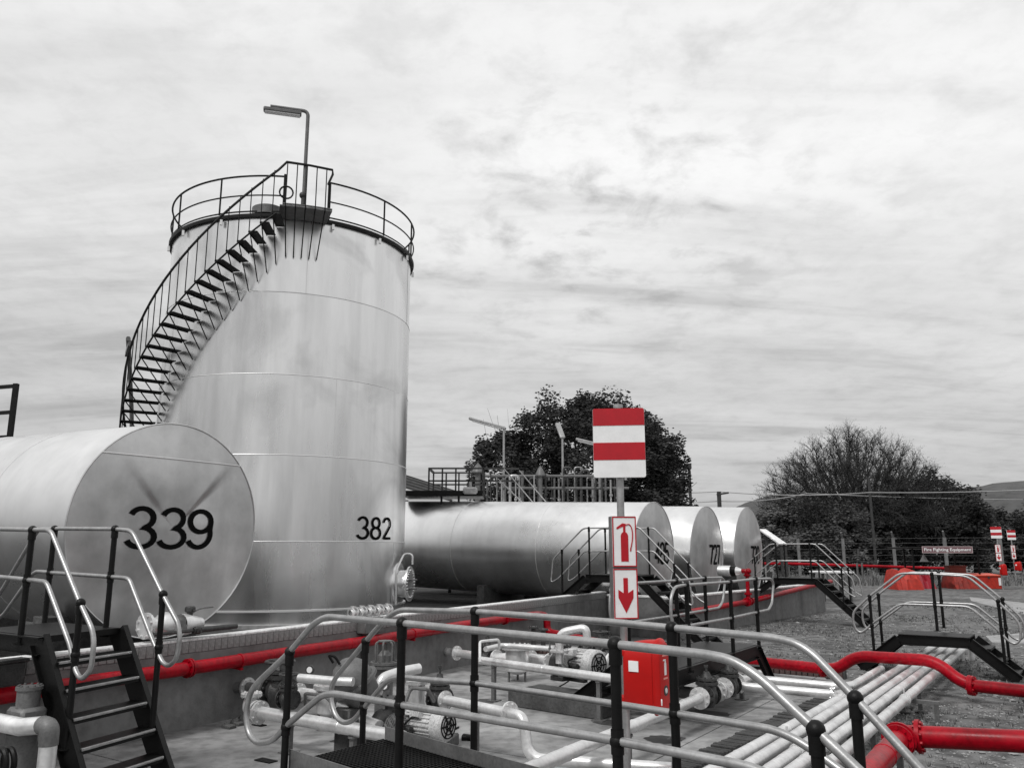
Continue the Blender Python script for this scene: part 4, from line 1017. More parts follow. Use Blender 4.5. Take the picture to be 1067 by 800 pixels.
# --- equipment at the very left edge
c = dp(22, 757, 7.6)
e_ = dp(44, 755, 7.55); dn = V((e_.x + .09, e_.y - .03, 0.05))
pipe('process_pipe', 'silver pipe with a dark elbow turning down at the left edge', [c - n_ * 1.6 - Z * .02, c, e_], .075, M['white'], 0)
solo('elbow', MB().tube(fillet([e_, e_ + n_ * .13, e_ + n_ * .13 - Z * .15], .12), .078, 14), M['midgrey'], 'dark elbow turning the silver pipe downward at the left edge', 'elbow', origin=e_)
ed = e_ + n_ * .13 - Z * .14
pipe('process_pipe', 'silver vertical pipe dropping from the dark elbow at the left edge', [ed, V((ed.x, ed.y, .03))], .073, M['white'], 0)
c = dp(26, 760, 8.0)
t = thing('filter_column', 'grey column with a round bolted flange below the steps at the left edge', 'filter', (c.x, c.y, .03))
part('column', MB().lathe((c.x, c.y, .03), Z, [(0, 0), (0, .15), (c.z - .05, .15), (c.z - .05, 0)], 22), M['midgrey'], t)
zt = dp(26, 716, 8.0).z
part('valve_head', MB().obox((c.x, c.y, (c.z + zt) / 2 - .08), n_ * .15, w_ * .12, Z * .10, .03).cyl((c.x, c.y, c.z), (c.x, c.y, zt), .10).obox((c.x, c.y, c.z + .02), n_ * .19, w_ * .14, Z * .03, .02), M['midgrey'], t)
part('flange', MB().flange((c.x, c.y, zt), Z, .115, .03, 10, .012, 22), M['midgrey'], t)
part('handle', MB().tube(fillet([V((c.x, c.y, c.z + .1)) + n_ * .12, V((c.x, c.y, c.z + .12)) + n_ * .27, V((c.x, c.y, c.z - .06)) + n_ * .27], .09), .02, 8), M['midgrey'], t)
c = on_wall(8, 705, wa0, wa1, .08)
solo('wall_box', MB().obox(c, wd * .16, wn * .07, Z * .16, .02).obox(c + Z * .17, wd * .18, wn * .09, Z * .02, .01), M['dark'], 'dark box fixed to the bund wall at the left edge', 'box', origin=c)
c = dp(0, 796, 7.4)
solo('reel', MB().tube([c + n_ * .10 * math.cos(k * PI / 12) + Z * .12 * math.sin(k * PI / 12) for k in range(24)], .025, 8, True).tube([c + w_ * .07 + n_ * .09 * math.cos(k * PI / 12) + Z * .11 * math.sin(k * PI / 12) for k in range(24)], .025, 8, True), M['black'], 'dark coiled ring low at the left edge', 'ring', origin=c - Z * .15)

# --- pump set B, farther group in front of the kerb
h2 = .62
s0 = on_wall(465, 678.5, wa0, wa1, 0.0); h2 = s0.z; f1 = at(478, 679.5, h2)
dB_ = (at(640, 702, h2) - s0); dB_.z = 0; dB_.normalize()
pipe('wall_stub', 'short white flanged pipe leaving the bund wall in the middle of the slab', [s0 - dB_ * .1, s0 + dB_ * 1.0], .075, M['white'], 0, flanges=((s0 + dB_ * .32, dB_, .14), (s0 + dB_ * .98, dB_, .14)), zg=h2 - .2)
gate_valve('dark gate valve in the farther pump group beside the bund wall', s0 + dB_ * 1.22, dB_, .10, .34)
p = s0 + dB_ * 1.45
solo('reducer', MB().lathe(p, dB_, [(0, .07), (0, .16), (.04, .16), (.04, .09), (.35, .13), (.5, .09), (.5, .17), (.55, .17), (.55, 0)], 18), M['white'], 'white cone reducer left of the bolted strainer in the farther pump group', 'reducer', origin=p)
c = at(539, 704, .12); strainer('white round strainer with heavily bolted lid in the farther pump group', (c.x, c.y, .16), .215, dp(539, 672, c.y).z - .16, M['white'], 14)
p, q = at(553, 685, h2), at(573, 689, h2)
pipe('suction_pipe', 'short white flanged spool between strainer and pump in the farther group', [p, q], .085, M['white'], 0, flanges=((p, q - p, .15), (q, q - p, .15)), zg=h2 - .2)
pc = at(583, 692, .58); pump('dark pump with woven guard in the farther pump group', pc, dB_, .19)
mc = at(606, 690.5, .60); motor('white finned motor in the farther pump group left of the red cabinet', mc, dB_, .22, .72)
baseplate('long dark plinth under the farther pump and motor', at(546, 716, .25), at(640, 729, .25), .80, .03, .26)
pv = at(583, 680, .85); top = dp(583, 659, pv.y)
pipe('discharge_pipe', 'white pipe rising from the farther pump and bending over to the right', [V((pv.x, pv.y, .7)), V((pv.x, pv.y, top.z)), dp(611, 653.5, pv.y - .15), dp(612, 668, pv.y - .15)], .062, M['white'], .14, zg=.4, flanges=((V((pv.x, pv.y, .88)), Z, .15),))
pa, pb = at(500, 687.5, .62), at(640, 707, .62)
pipe('process_pipe', 'long white pipe crossing in front of the farther pump group', [pa, pb, pb + (pb - pa).normalized() * .5], .062, M['white'], 0, cat='pipe', supports=[pa.lerp(pb, .12), pa.lerp(pb, .9)])
pipe('vent_pipe', 'thin white pipe behind the bolted strainer in the farther group', [at(506, 676, .85), at(523, 672, .85), at(578, 676, .85)], .042, M['white'], .15)
for k, (x, y) in enumerate(((612, 676), (626, 679), (636, 682))):
    gate_valve(['dark manifold valve directly behind the farther motor', 'dark manifold valve right of the farther motor', 'dark manifold valve nearest the fire point post'][k], at(x, y, .62), dB_, .085, .25, wheel=(k == 1))
p = at(626, 688, .55); solo('flange_pair', MB().lathe(p, dB_, [(0, .08), (0, .15), (.05, .15), (.05, .08), (.2, .08), (.2, .15), (.25, .15), (.25, .08), (.6, .08), (.6, 0)], 16), M['white'], 'white flanged spool right of the farther motor', 'pipe', origin=p)

# --- valve pair and pipe running along towards the pipe run
pa, pb = at(600, 781, .40), at(729, 727, .40); d = (pb - pa).normalized()
pipe('process_pipe', 'white pipe running from the near crossover up to the pair of dark valves', [pa - d * 1.6, pb], .07, M['white'], 0, cat='pipe', flanges=((pb, d, .145),), supports=[pa.lerp(pb, .35), pa.lerp(pb, .75)])
va = pb + d * .30; vb = va + d * .95
gate_valve('dark valve at the end of the white pipe right of the red cabinet', va, d, .105, .22, wheel=False)
p = va + d * .3
pipe('spool', 'white flanged spool between the two dark valves', [p, vb - d * .25], .07, M['white'], 0, flanges=((p + d * .08, d, .15), (vb - d * .26, d, .15)), zg=.2)
gate_valve('dark valve farther along, beside the tie-in pipes', vb, d, .10, .24, wheel=False)
p = vb + d * .3
solo('reducer', MB().lathe(p, d, [(0, .08), (0, .15), (.04, .15), (.04, .12), (.4, .065), (.75, .065), (.75, .12), (.79, .12), (.79, .055), (1.2, .055), (1.2, 0)], 18), M['white'], 'white cone reducer beyond the two dark valves', 'reducer', origin=p)
pipe('drain_pipe', 'grey capped pipe end left of the dark valve pair', [at(700, 719, .36), at(722, 722, .36)], .085, M['midgrey'], 0, zg=.1)

# gauges, cables and small bore lines round the pumps
def gauge(label, c, hgt, face):
    c, face = V(c), V(face).normalized(); t = thing('pressure_gauge', label, 'gauge', c)
    part('stem', MB().cyl(c, c + Z * hgt, .014, 8).cyl(c + Z * hgt * .4, c + Z * hgt * .55, .026, 6), M['midgrey'], t)
    part('dial', MB().lathe(c + Z * (hgt + .05) - face * .02, face, [(0, 0), (0, .055), (.035, .055), (.035, .046), (.03, 0)], 20), M['dark'], t)
    part('dial_face', MB().lathe(c + Z * (hgt + .05) + face * .011, face, [(0, 0), (0, .044), (.003, .044), (.003, 0)], 20), M['whitesign'], t)
fc_ = V((-.2, -1, .1))
gauge('small pressure gauge on the pipe left of the grey dome', at(322, 716, .72), .16, fc_)
gauge('small pressure gauge above the nearest pump', at(400, 738, .60), .20, fc_)
gauge('small pressure gauge above the farther pump left of its motor', at(573, 682, .78), .20, fc_)
def cable(label, pts, r_=.012): solo('cable', MB().tube(smooth_path(pts, 6), r_, 6), M['black'], label, 'cable', origin=V(pts[0]))
cable('black cable looping from the nearest motor down to the slab', [at(436, 748, .56), at(428, 748, .60), at(418, 760, .30), at(424, 768, .06), at(455, 766, .05), at(478, 757, .045)])
cable('black cable from the farther motor trailing over the dark plinth', [at(597, 686, .80), at(592, 690, .70), at(596, 706, .30), at(566, 722, .06), at(548, 716, .05)])
solo('small_pipe', MB().tube(fillet([at(318, 735, .25), at(318, 722, .50), at(338, 724, .52), at(352, 738, .40)], .06), .022, 8), M['midgrey'], 'thin grey bent pipe between the left valve and the nearest pump', 'pipe', origin=at(318, 735, .25))
solo('small_pipe', MB().tube(fillet([at(420, 738, .75), at(428, 716, .95), at(446, 718, .95), at(452, 730, .75)], .06), .020, 8), M['midgrey'], 'thin grey loop of pipe over the small white strainer', 'pipe', origin=at(420, 738, .75))
solo('small_pipe', MB().tube(fillet([at(500, 690, .75), at(500, 668, 1.0), at(520, 666, 1.0), at(520, 676, .85)], .06), .022, 8), M['white'], 'thin white bent pipe over the cone reducer in the farther group', 'pipe', origin=at(500, 690, .75))
cw = [on_wall(x, y, wa0, wa1, .02) for x, y in ((262, 668), (330, 657), (384, 668))]
gate_valve('black handwheel valve on the low flanged pipe at left', at(300, 728, .62), n_, .075, .20)
for k, (x, y) in enumerate(((566, 675), (556, 672))):
    solo('wall_stub', MB().cyl(at(x, y, .45), at(x, y, .45) + Z * .35, .05).flange(at(x, y, .45) + Z * .36, Z, .10, .03, 6), M['dark'], ['dark capped stub behind the farther pump, right one', 'dark capped stub behind the bolted strainer, left one'][k], 'pipe', origin=at(x, y, .45))
# ------------------------------------------------------------------ fire point signs and cabinets
def fire_point(label1, base, hts, wboard, wsign, rot, post_r, detailed, cab_label, group=None):
    """hts: heights of board top/bottom, sign top/mid/bottom, cabinet top/bottom above base"""
    base = V(base); fx = V((math.cos(rot), math.sin(rot), 0)); fy = V((math.sin(rot), -math.cos(rot), 0))
    bt, bb, st, sm, sb, ct, cb_ = hts
    t = thing('fire_point_sign', label1, 'sign', base, group)
    part('post', MB().tube([base, base + Z * (bt + .04)], post_r, 14).cyl(base + Z * (bt + .02), base + Z * (bt + .055), post_r * 1.3), M['galv'], t)
    c = base + fy * (post_r + .035)
    brot = rot - R(16) if detailed else rot
    sgx, sgy = fx, fy
    fx = V((math.cos(brot), math.sin(brot), 0)); fy = V((math.sin(brot), -math.cos(brot), 0)); c = base + fy * (post_r + .035)
    def rrect(w, h, r, n=5):
        out = []
        for cx_, cy_, a0 in ((w / 2 - r, h / 2 - r, 0), (-w / 2 + r, h / 2 - r, 90), (-w / 2 + r, -h / 2 + r, 180), (w / 2 - r, -h / 2 + r, 270)):
            out += [(cx_ + r * math.cos(R(a0 + 90 * k / n)), cy_ + r * math.sin(R(a0 + 90 * k / n))) for k in range(n + 1)]
        return out
    hb = bt - bb; bo = c + Z * (bt + bb) / 2
    bd = part('banded_board', MB().prism(rrect(wboard, hb, .022), bo - fy * .03, fx, Z, fy * .055), M['whitesign'], t)
    for k in (0, 2):
        z1 = hb / 2 - hb / 4 * k; z0_ = z1 - hb / 4
        poly = [(-wboard / 2 * .994, z0_), (wboard / 2 * .994, z0_)]
        if k == 0:
            r = .022; w = wboard * .994
            poly += [(w / 2 - r + r * math.cos(R(90 * q / 5)), z1 - r + r * math.sin(R(90 * q / 5))) for q in range(6)] + [(-w / 2 + r + r * math.cos(R(90 + 90 * q / 5)), z1 - r + r * math.sin(R(90 + 90 * q / 5))) for q in range(6)]
        else: poly += [(wboard / 2 * .994, z1), (-wboard / 2 * .994, z1)]
        part('red_band', MB().prism(poly, bo + fy * .025, fx, Z, fy * .004), M['redsign'], bd)
    fx, fy = sgx, sgy; c = base + fy * (post_r + .035)
    hs = st - sb; so_ = c + Z * (st + sb) / 2
    sg = part('sign_box', MB().obox(so_ - fy * .035, fx * wsign / 2, Z * hs / 2, fy * .06, .006), M['midgrey'], t)
    for nm, z1, z0_ in (('extinguisher_panel', st, sm + .006), ('arrow_panel', sm - .006, sb)):
        pc_ = c + Z * (z1 + z0_) / 2; hh = (z1 - z0_) / 2
        pn_ = part(nm, MB().obox(pc_ + fy * .029, fx * wsign * .485, Z * hh * .985, fy * .004), M['whitesign'], t)
        f = MB(); lw = wsign * .022
        for sx_ in (-1, 1): f.obox(pc_ + fy * .035 + fx * sx_ * (wsign * .485 - lw), fx * lw, Z * hh * .985, fy * .002)
        for sz in (-1, 1): f.obox(pc_ + fy * .035 + Z * sz * (hh * .985 - lw), fx * (wsign * .485 - 2 * lw - .0005), Z * lw, fy * .002)
        part('red_border', f, M['redsign'], pn_)
        o = pc_ + fy * .033; u = wsign / 2; g = MB()
        if nm == 'arrow_panel':
            g.prism([(-.18, .62), (.18, .62), (.18, .02), (.60, .16), (.60, -.16), (0, -.76), (-.60, -.16), (-.60, .16), (-.18, .02)], o, fx * u, Z * hh, fy * .004)
            part('arrow', g, M['redsign'], pn_)
        else:
            g.prism([(-.30, -.78), (.30, -.78), (.30, .20)] + [(.30 * math.cos(R(a)), .20 + .18 * math.sin(R(a))) for a in range(15, 180, 15)] + [(-.30, .20)], o, fx * u, Z * hh, fy * .004)
            g.prism([(-.09, .36), (.09, .36), (.09, .60), (-.09, .60)], o, fx * u, Z * hh, fy * .0041)
            g.prism([(-.16, .58), (.10, .58), (.12, .70), (-.14, .72), (-.62, .56), (-.64, .50), (-.58, .48)], o, fx * u, Z * hh, fy * .0043)
            hp = [o + fx * u * x + Z * hh * y + fy * .003 for x, y in [(.10, .64), (.36, .68), (.56, .58), (.66, .36), (.64, .08), (.56, -.14), (.50, -.26)]]
            g.tube(smooth_path(hp, 4), wsign * .022, 6)
            g.bar(hp[-1] + Z * hh * .02, hp[-1] - Z * hh * .12 - fx * u * .03, wsign * .045, .006, fy)
            part('extinguisher_symbol', g, M['redsign'], pn_)
    # moulded extinguisher cabinet
    fw = n_ if detailed else (fy * .8 + fx * .6).normalized(); sd_ = V((-fw.y, fw.x, 0))
    hc = ct - cb_; dpth = hc * .60; wd_ = hc * .44
    cc = base + fw * (post_r + .03 + dpth / 2 - (.035 if detailed else 0)) + Z * (ct + cb_) / 2
    t2 = thing('extinguisher_cabinet', cab_label, 'cabinet', base + fw * (post_r + dpth / 2) + Z * cb_, None)
    top = [(wd_ / 2 * (abs(math.cos(R(a))) ** .8) * (1 if a < 90 else -1), hc * .23 + hc * .27 * math.sin(R(a)) ** .9 if 0 < a < 180 else hc * .23) for a in range(0, 181, 12)]
    def prof(s): return [(x * s, y * (s if y > 0 else s)) for x, y in top] + [(-wd_ / 2 * s, -hc * .44 * s), (-wd_ * .47 * s, -hc * .475 * s), (-wd_ * .40 * s, -hc * .5 * s), (wd_ * .40 * s, -hc * .5 * s), (wd_ * .47 * s, -hc * .475 * s), (wd_ / 2 * s, -hc * .44 * s)]
    mb = MB(); rings = [(-dpth / 2, .72), (-dpth / 2 + .012, .80), (-dpth / 2 + .04, .87), (-dpth / 2 + .10, .93), (dpth * .0, .98), (dpth * .20, 1.0), (dpth * .315, 1.0)]
    vs = []; k = len(prof(1))
    for dd, s in rings: vs += [cc + fw * dd + sd_ * x + Z * y for x, y in prof(s)]
    fs = [tuple(range(k))] + [(i * k + j, i * k + (j + 1) % k, (i + 1) * k + (j + 1) % k, (i + 1) * k + j) for i in range(len(rings) - 1) for j in range(k)] + [tuple((len(rings) - 1) * k + j for j in range(k))]
    mb.add(vs, fs); bod = part('cabinet_body', mb, M['redbox'], t2, ang=50)
    mb = MB(); rings = [(dpth * .322, 1.0), (dpth * .33, 1.04), (dpth * .36, 1.055), (dpth * .40, 1.045), (dpth * .43, .99), (dpth * .47, .95), (dpth * .492, .88), (dpth * .5, .80)]
    vs = []
    for dd, s in rings: vs += [cc + fw * dd + sd_ * x + Z * y for x, y in prof(s)]
    fs = [tuple(range(k))] + [(i * k + j, i * k + (j + 1) % k, (i + 1) * k + (j + 1) % k, (i + 1) * k + j) for i in range(len(rings) - 1) for j in range(k)] + [tuple((len(rings) - 1) * k + j for j in range(k))]
    mb.add(vs, fs); door = part('cabinet_door', mb, M['redbox'], t2, ang=50)
    for zz in (.30, -.36):
        part('mounting_lug', MB().obox(cc - fw * (dpth / 2 - .005) + Z * hc * zz, fw * .07, sd_ * wd_ * .36, Z * hc * .055, .03), M['redbox'], t2)
    part('label', MB().obox(cc - sd_ * (wd_ / 2 * .975) + fw * (-dpth * .17) + Z * hc * .13, fw * dpth * .13, sd_ * .006, Z * hc * .075), M['whitesign'], t2)
    if detailed:
        f = cc + fw * (dpth * .5 + .001)
        g = MB().obox(f + Z * hc * .10, sd_ * wd_ * .075, fw * .003, Z * hc * .085).obox(f + Z * hc * .20, sd_ * wd_ * .05, fw * .003, Z * hc * .022).obox(f + Z * hc * .225 - sd_ * wd_ * .06, sd_ * wd_ * .10, fw * .003, Z * hc * .010)
        part('door_symbol', g, M['whitesign'], door)
        fp = mat('faded_print', (.75, .30, .26), .5)
        part('door_lettering', MB().obox(f + Z * hc * .29, sd_ * wd_ * .20, fw * .003, Z * hc * .012), fp, door)
        part('door_lettering', MB().obox(f - Z * hc * .03, sd_ * wd_ * .16, fw * .003, Z * hc * .012), fp, door)
        part('badge', MB().lathe(f - Z * hc * .20, fw, [(0, 0), (0, wd_ * .17), (.004, wd_ * .16), (.004, 0)], 24), M['dark'], door)
        part('badge_centre', MB().lathe(f - Z * hc * .20 + fw * .004, fw, [(0, 0), (0, wd_ * .09), (.003, wd_ * .08), (.003, 0)], 20), M['cap'], door)
        for s, zz in ((-.38, -.34), (.33, -.28), (.42, .02)):
            part('latch', MB().obox(cc + fw * dpth * .485 + sd_ * wd_ * s + Z * hc * zz, sd_ * .010, fw * .012, Z * hc * .045, .004), M['whitesign'], door)
    return t
yb = 8.5
def hz(px, py): return dp(px, py, yb).z
b = dp(648.5, 600, yb); b = V((b.x, b.y, 0))
fire_point('red and white banded board with extinguisher and arrow signs on the near post', b, (hz(644, 427), hz(644, 498), hz(652, 538), hz(652, 591), hz(652, 644), hz(670, 664), hz(670, 737)),   .53, .255, R(9), .038, True, 'red plastic extinguisher cabinet with a white label on the near sign post')
for (px, pyb, pyt, rot, l1, l2) in ((1045, 614, 549, R(-38), 'farther left banded fire point sign beside the orange chest at right', 'small red extinguisher cabinet on the farther post beside the orange chest'),
                                    (1059, 607, 552.5, R(-4), 'rightmost banded fire point sign near the right edge', 'small red extinguisher cabinet on the rightmost far post')):
    b = at(px, pyb, 0); k = (dp(px, pyt, b.y).z) / 3.81
    hh = [hz(644, 427), hz(644, 498), hz(652, 538), hz(652, 591), hz(652, 644), hz(670, 664), hz(670, 737)]
    fire_point(l1, b, [q * k for q in hh], .60 * k, .31 * k, rot, .045, False, l2, 'far fire point signs')

# ------------------------------------------------------------------ fire fighting equipment shelter
Ys = at(985, 613, 0).y
def sx(px, py): return dp(px, py, Ys)
t = thing('equipment_shelter', 'dark open shelter with a Fire Fighting Equipment name board', 'shelter', (sx(985, 613).x, Ys, 0))
xl, xr = sx(950, 600).x, sx(1021, 600).x
zt = sx(980, 571).z
part('roof', MB().box(((xl + xr) / 2, Ys + 1.2, zt + .02), xr - xl + .4, 2.8, .12, .02), M['black'], t)
for px in (953, 962, 1017, 1021):
    x = sx(px, 600).x; part('shelter_post', MB().box((x, Ys + (.0 if px in (953, 1021) else 2.3), zt / 2), .09, .09, zt), M['black'], t)
a, b = sx(958, 569), sx(1011, 576)
bd = part('name_board', MB().box(((a.x + b.x) / 2, Ys - .28, (a.z + b.z) / 2), b.x - a.x, .05, a.z - b.z, .01), mat('mauve_board', (.17, .085, .095), .6, 0, .2, 3), t)
fm = MB(); bw_, bh_ = b.x - a.x, a.z - b.z; cbd = V(((a.x + b.x) / 2, Ys - .31, (a.z + b.z) / 2))
for s in (-1, 1): fm.box(cbd + Z * s * (bh_ / 2 - .02), bw_, .012, .03).box(cbd + V((s * (bw_ / 2 - .015), 0, 0)), .03, .013, bh_ - .07)
part('board_frame', fm, mat('pale_frame', (.55, .46, .46), .6), bd)
cu = bpy.data.curves.new('lettering', 'FONT'); cu.body = 'Fire Fighting Equipment'; cu.align_x = 'CENTER'; cu.align_y = 'CENTER'; cu.size = .40; cu.extrude = .004; cu.offset = .008; cu.resolution_u = 2
to = bpy.data.objects.new('tmp_text', cu); COL.objects.link(to)
bpy.context.view_layer.update()
me = bpy.data.meshes.new_from_object(to.evaluated_get(bpy.context.evaluated_depsgraph_get()))
bpy.data.objects.remove(to)
me.name = 'lettering'; me.materials.clear(); me.materials.append(M['whitesign'])
wid = max(v.co.x for v in me.vertices) - min(v.co.x for v in me.vertices); k = (bw_ - .22) / wid
o = link('lettering', me, bd); o.location = cbd - V((0, .012, 0)) - WL[bd]; o.rotation_euler = (PI / 2, 0, 0); o.scale = (k, min(k * 1.25, bh_ * .62 / .40), 1); WL[o] = WL[bd]
part('hazard_triangle', MB().prism([(-.28, 0), (.28, 0), (0, .5)], sx(963, 585) - V((0, .02, 0)), (1, 0, 0), (0, 0, 1), (0, .03, 0)), M['post'], t)
# covered equipment under and beside it
def tarp(label, px0, px1, py0, py1, Y, m, seed):
    rnd = random.Random(seed); a, b = dp(px0, py1, Y), dp(px1, py0, Y); zg = 0; mb = MB(); nx, nz = 16, 8
    prof = [(-.5, 0), (-.42, .55), (-.30, .95), (0, 1.0), (.30, .93), (.42, .5), (.5, 0)]
    vs = []
    for i in range(nx + 1):
        u = i / nx; hscale = (1 if 0 < i < nx else .55) * (1 - .16 * abs(math.sin(u * 5 + seed)) + rnd.uniform(-.05, .05))
        for (d_, h_) in prof: vs.append((a.x + (b.x - a.x) * u + rnd.uniform(-.05, .05), Y + d_ * 2.0 + rnd.uniform(-.07, .07), h_ * b.z * hscale))
    q = len(prof); fs = [(i * q + j, i * q + j + 1, (i + 1) * q + j + 1, (i + 1) * q + j) for i in range(nx) for j in range(q - 1)]
    fs += [tuple(range(q)), tuple(nx * q + j for j in range(q))[::-1]]
    mb.add(vs, fs); solo('tarpaulin', mb, m, label, 'tarpaulin', origin=((a.x + b.x) / 2, Y, 0), ang=25)
tarp('crumpled orange red tarpaulin draped over gear left of the shelter', 928, 953, 591, 612, Ys - .8, M['orange'], 3)
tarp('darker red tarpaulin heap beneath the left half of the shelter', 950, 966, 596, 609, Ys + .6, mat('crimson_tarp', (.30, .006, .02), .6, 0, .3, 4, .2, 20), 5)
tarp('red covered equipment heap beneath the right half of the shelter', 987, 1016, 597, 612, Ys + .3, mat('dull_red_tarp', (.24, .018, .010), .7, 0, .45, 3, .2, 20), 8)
a, b = dp(991, 602, Ys + 1.2), dp(1007, 590, Ys + 1.2)
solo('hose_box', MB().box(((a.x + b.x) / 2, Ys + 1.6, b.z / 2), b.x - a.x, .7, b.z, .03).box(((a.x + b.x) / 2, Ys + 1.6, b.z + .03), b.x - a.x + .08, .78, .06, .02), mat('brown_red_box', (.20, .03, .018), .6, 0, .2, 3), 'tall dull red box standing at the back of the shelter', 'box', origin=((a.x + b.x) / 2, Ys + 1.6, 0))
a, b = dp(1018, 616, Ys - .6), dp(1043, 598, Ys - .6)
t = thing('storage_chest', 'big orange red chest with a sloping lid beside the shelter', 'chest', ((a.x + b.x) / 2, Ys - .2, 0))
w2 = (b.x - a.x) / 2; cx_ = (a.x + b.x) / 2
part('chest_body', MB().prism([(-.7, 0), (.7, 0), (.7, b.z * .95), (-.7, b.z * .86)], (cx_ - w2, Ys + .1, .02), (0, 1, 0), (0, 0, 1), (w2 * 2, 0, 0)), M['orange'], t)
part('lid', MB().obox((cx_, Ys + .1, b.z * .95), (w2 + .06, 0, 0), (0, .76, .045), (0, -.002, .03), .01), mat('orange_lid', (.62, .07, .03), .5), t)
part('notice', MB().box((cx_ + w2 * .84, Ys - .612, b.z * .5), .14, .02, .45), M['whitesign'], t)
part('hasp', MB().box((cx_, Ys - .62, b.z * .82), .12, .03, .2, .01), M['dark'], t)

# ------------------------------------------------------------------ upper platform, vent pipes, lamps and roof behind tank 485
YB, YV = 28.7, 36.0
t = thing('upper_platform', 'dark steel platform with guard rails above the long tank 485', 'walkway', dp(470, 540, YB))
pl, pr = dp(420, 514, YB), dp(503, 516, YB)
part('deck', MB().box(((pl.x + pr.x) / 2, YB + .8, pl.z), pr.x - pl.x, 1.8, .19), M['black'], t)
tz = dp(470, 488, YB).z
for yy in (YB - .05, YB + 1.65):
    xa, xb = dp(447, 500, YB).x, dp(503, 500, YB).x
    for zz in (tz, (tz + pl.z) / 2): part('guard_rail', MB().bar((xa, yy, zz), (xb, yy, zz), .055, .055), M['dark'], t)
    for k in range(5): x = xa + (xb - xa) * k / 4; part('guard_post', MB().bar((x, yy, pl.z), (x, yy, tz - .03), .055, .055, (0, 1, 0)), M['dark'], t)
part('guard_rail', MB().bar((xa, YB, tz), (xa, YB + 1.6, tz), .068, .068), M['dark'], t)
for px in (460, 478): part('hanger', MB().bar(dp(px, 516, YB - .02), dp(px, 530, YB - .02), .07, .07, (0, 1, 0)), M['black'], t)
for (xa, ya, xb, yb_) in ((525, 488, 556, 524), (541, 490, 570, 524), (520, 500, 545, 524)):
    part('stair_rail', MB().tube([dp(xa, ya, YB - .1), dp(xb, yb_, YB - .1)], .020, 8), M['galv'], t)
xa, xb = dp(503, 490, YB).x, dp(541, 490, YB).x
for zz in (tz, (tz + pl.z) / 2): part('guard_rail', MB().bar((xa + .05, YB, zz), (xb, YB, zz), .06, .06), M['dark'], t)
for px, top, wdt in ((498, 484, .15), (563, 487, .12)):
    c = dp(px, 522, YV + .8); tt = dp(px, top, YV + .8)
    t2 = thing('vent_stack', 'thick vent stack with a pointed cowl ' + ('beside the upper platform' if px < 520 else 'among the vent pipes'), 'vent', (c.x, c.y, .6))
    part('stack', MB().cyl((c.x, c.y, .6), (tt.x, tt.y, tt.z - .35), wdt * .8, 12), M['midgrey'], t2)
    part('cowl', MB().lathe((tt.x, tt.y, tt.z - .4), Z, [(0, wdt * 1.6), (.05, wdt * 1.9), (.3, wdt * 1.1), (.5, 0)], 16), M['midgrey'], t2)
c = dp(490, 511, YB - .3)
solo('float_gauge', MB().box(c, .5, .25, .24, .08).cyl(c + Z * .1, c + Z * .3, .05), M['galv'], 'small pale gauge box on the upper platform deck', 'gauge', origin=c - Z * .15)
rnd = random.Random(11)
for k in range(30):
    px = 508 + k * 4.7 + rnd.uniform(-1.6, 1.6); y_ = YV + rnd.uniform(.5, 2.5)
    tt = dp(px, rnd.choice((492, 495, 497, 501, 498)) + rnd.uniform(-2, 2), y_)
    r_ = rnd.choice((.032, .045, .045, .065)); mb = MB()
    mb.tube([(tt.x, y_, .6), (tt.x, y_, tt.z - .12), (tt.x, y_, tt.z)], r_, 8)
    if rnd.random() < .5: mb.flange((tt.x, y_, tt.z - rnd.uniform(.4, 1.0)), Z, r_ * 2.0, .06, 4, .02, 10)
    if rnd.random() < .35: mb.tube(fillet([(tt.x, y_, tt.z - .1), (tt.x, y_, tt.z + .15), (tt.x + .35, y_, tt.z + .15), (tt.x + .35, y_, tt.z - .1)], .12), r_, 8)
    solo('vent_pipe', mb, rnd.choice((M['galv'], M['midgrey'], M['dark'], M['dark'])), 'thin upright vent pipe in the row behind tank 485', 'pipe', 'vent pipes behind the long tank', origin=(tt.x, y_, .6))
for zz, x0_, x1_ in ((.9, 505, 640), (.35, 520, 655)):
    a, b = dp(x0_, 505, YV + 1.4), dp(x1_, 505, YV + 1.4)
    solo('cross_pipe', MB().tube([a + Z * (zz - .5), b + Z * (zz - .5)], .06, 8), M['midgrey'], 'horizontal pipe tying the vent pipes together, ' + ('upper one' if zz > .5 else 'lower one'), 'pipe', 'pipes tying the vents', a)
# sheet roof at the left end
a, b, c_, d_ = dp(414, 492, YV + 3), dp(474, 511, YV + 3), dp(470, 522, YV - 1), dp(414, 506, YV - 1)
t = thing('sheet_roof', 'dark corrugated lean-to roof just right of the vertical tank', 'roof', (a.x, YV, .6))
for k in range(9):
    u = (k + .5) / 9
    part('roof_sheet', MB().bar(a.lerp(d_, u), b.lerp(c_, u), .36, .07), M['midgrey'] if k % 2 else M['dark'], t)
for px in (424, 470): p = dp(px, 521, YV - .8); part('roof_post', MB().bar((p.x, p.y, .6), (p.x, p.y, p.z), .12, .12, (0, 1, 0)), M['dark'], t)

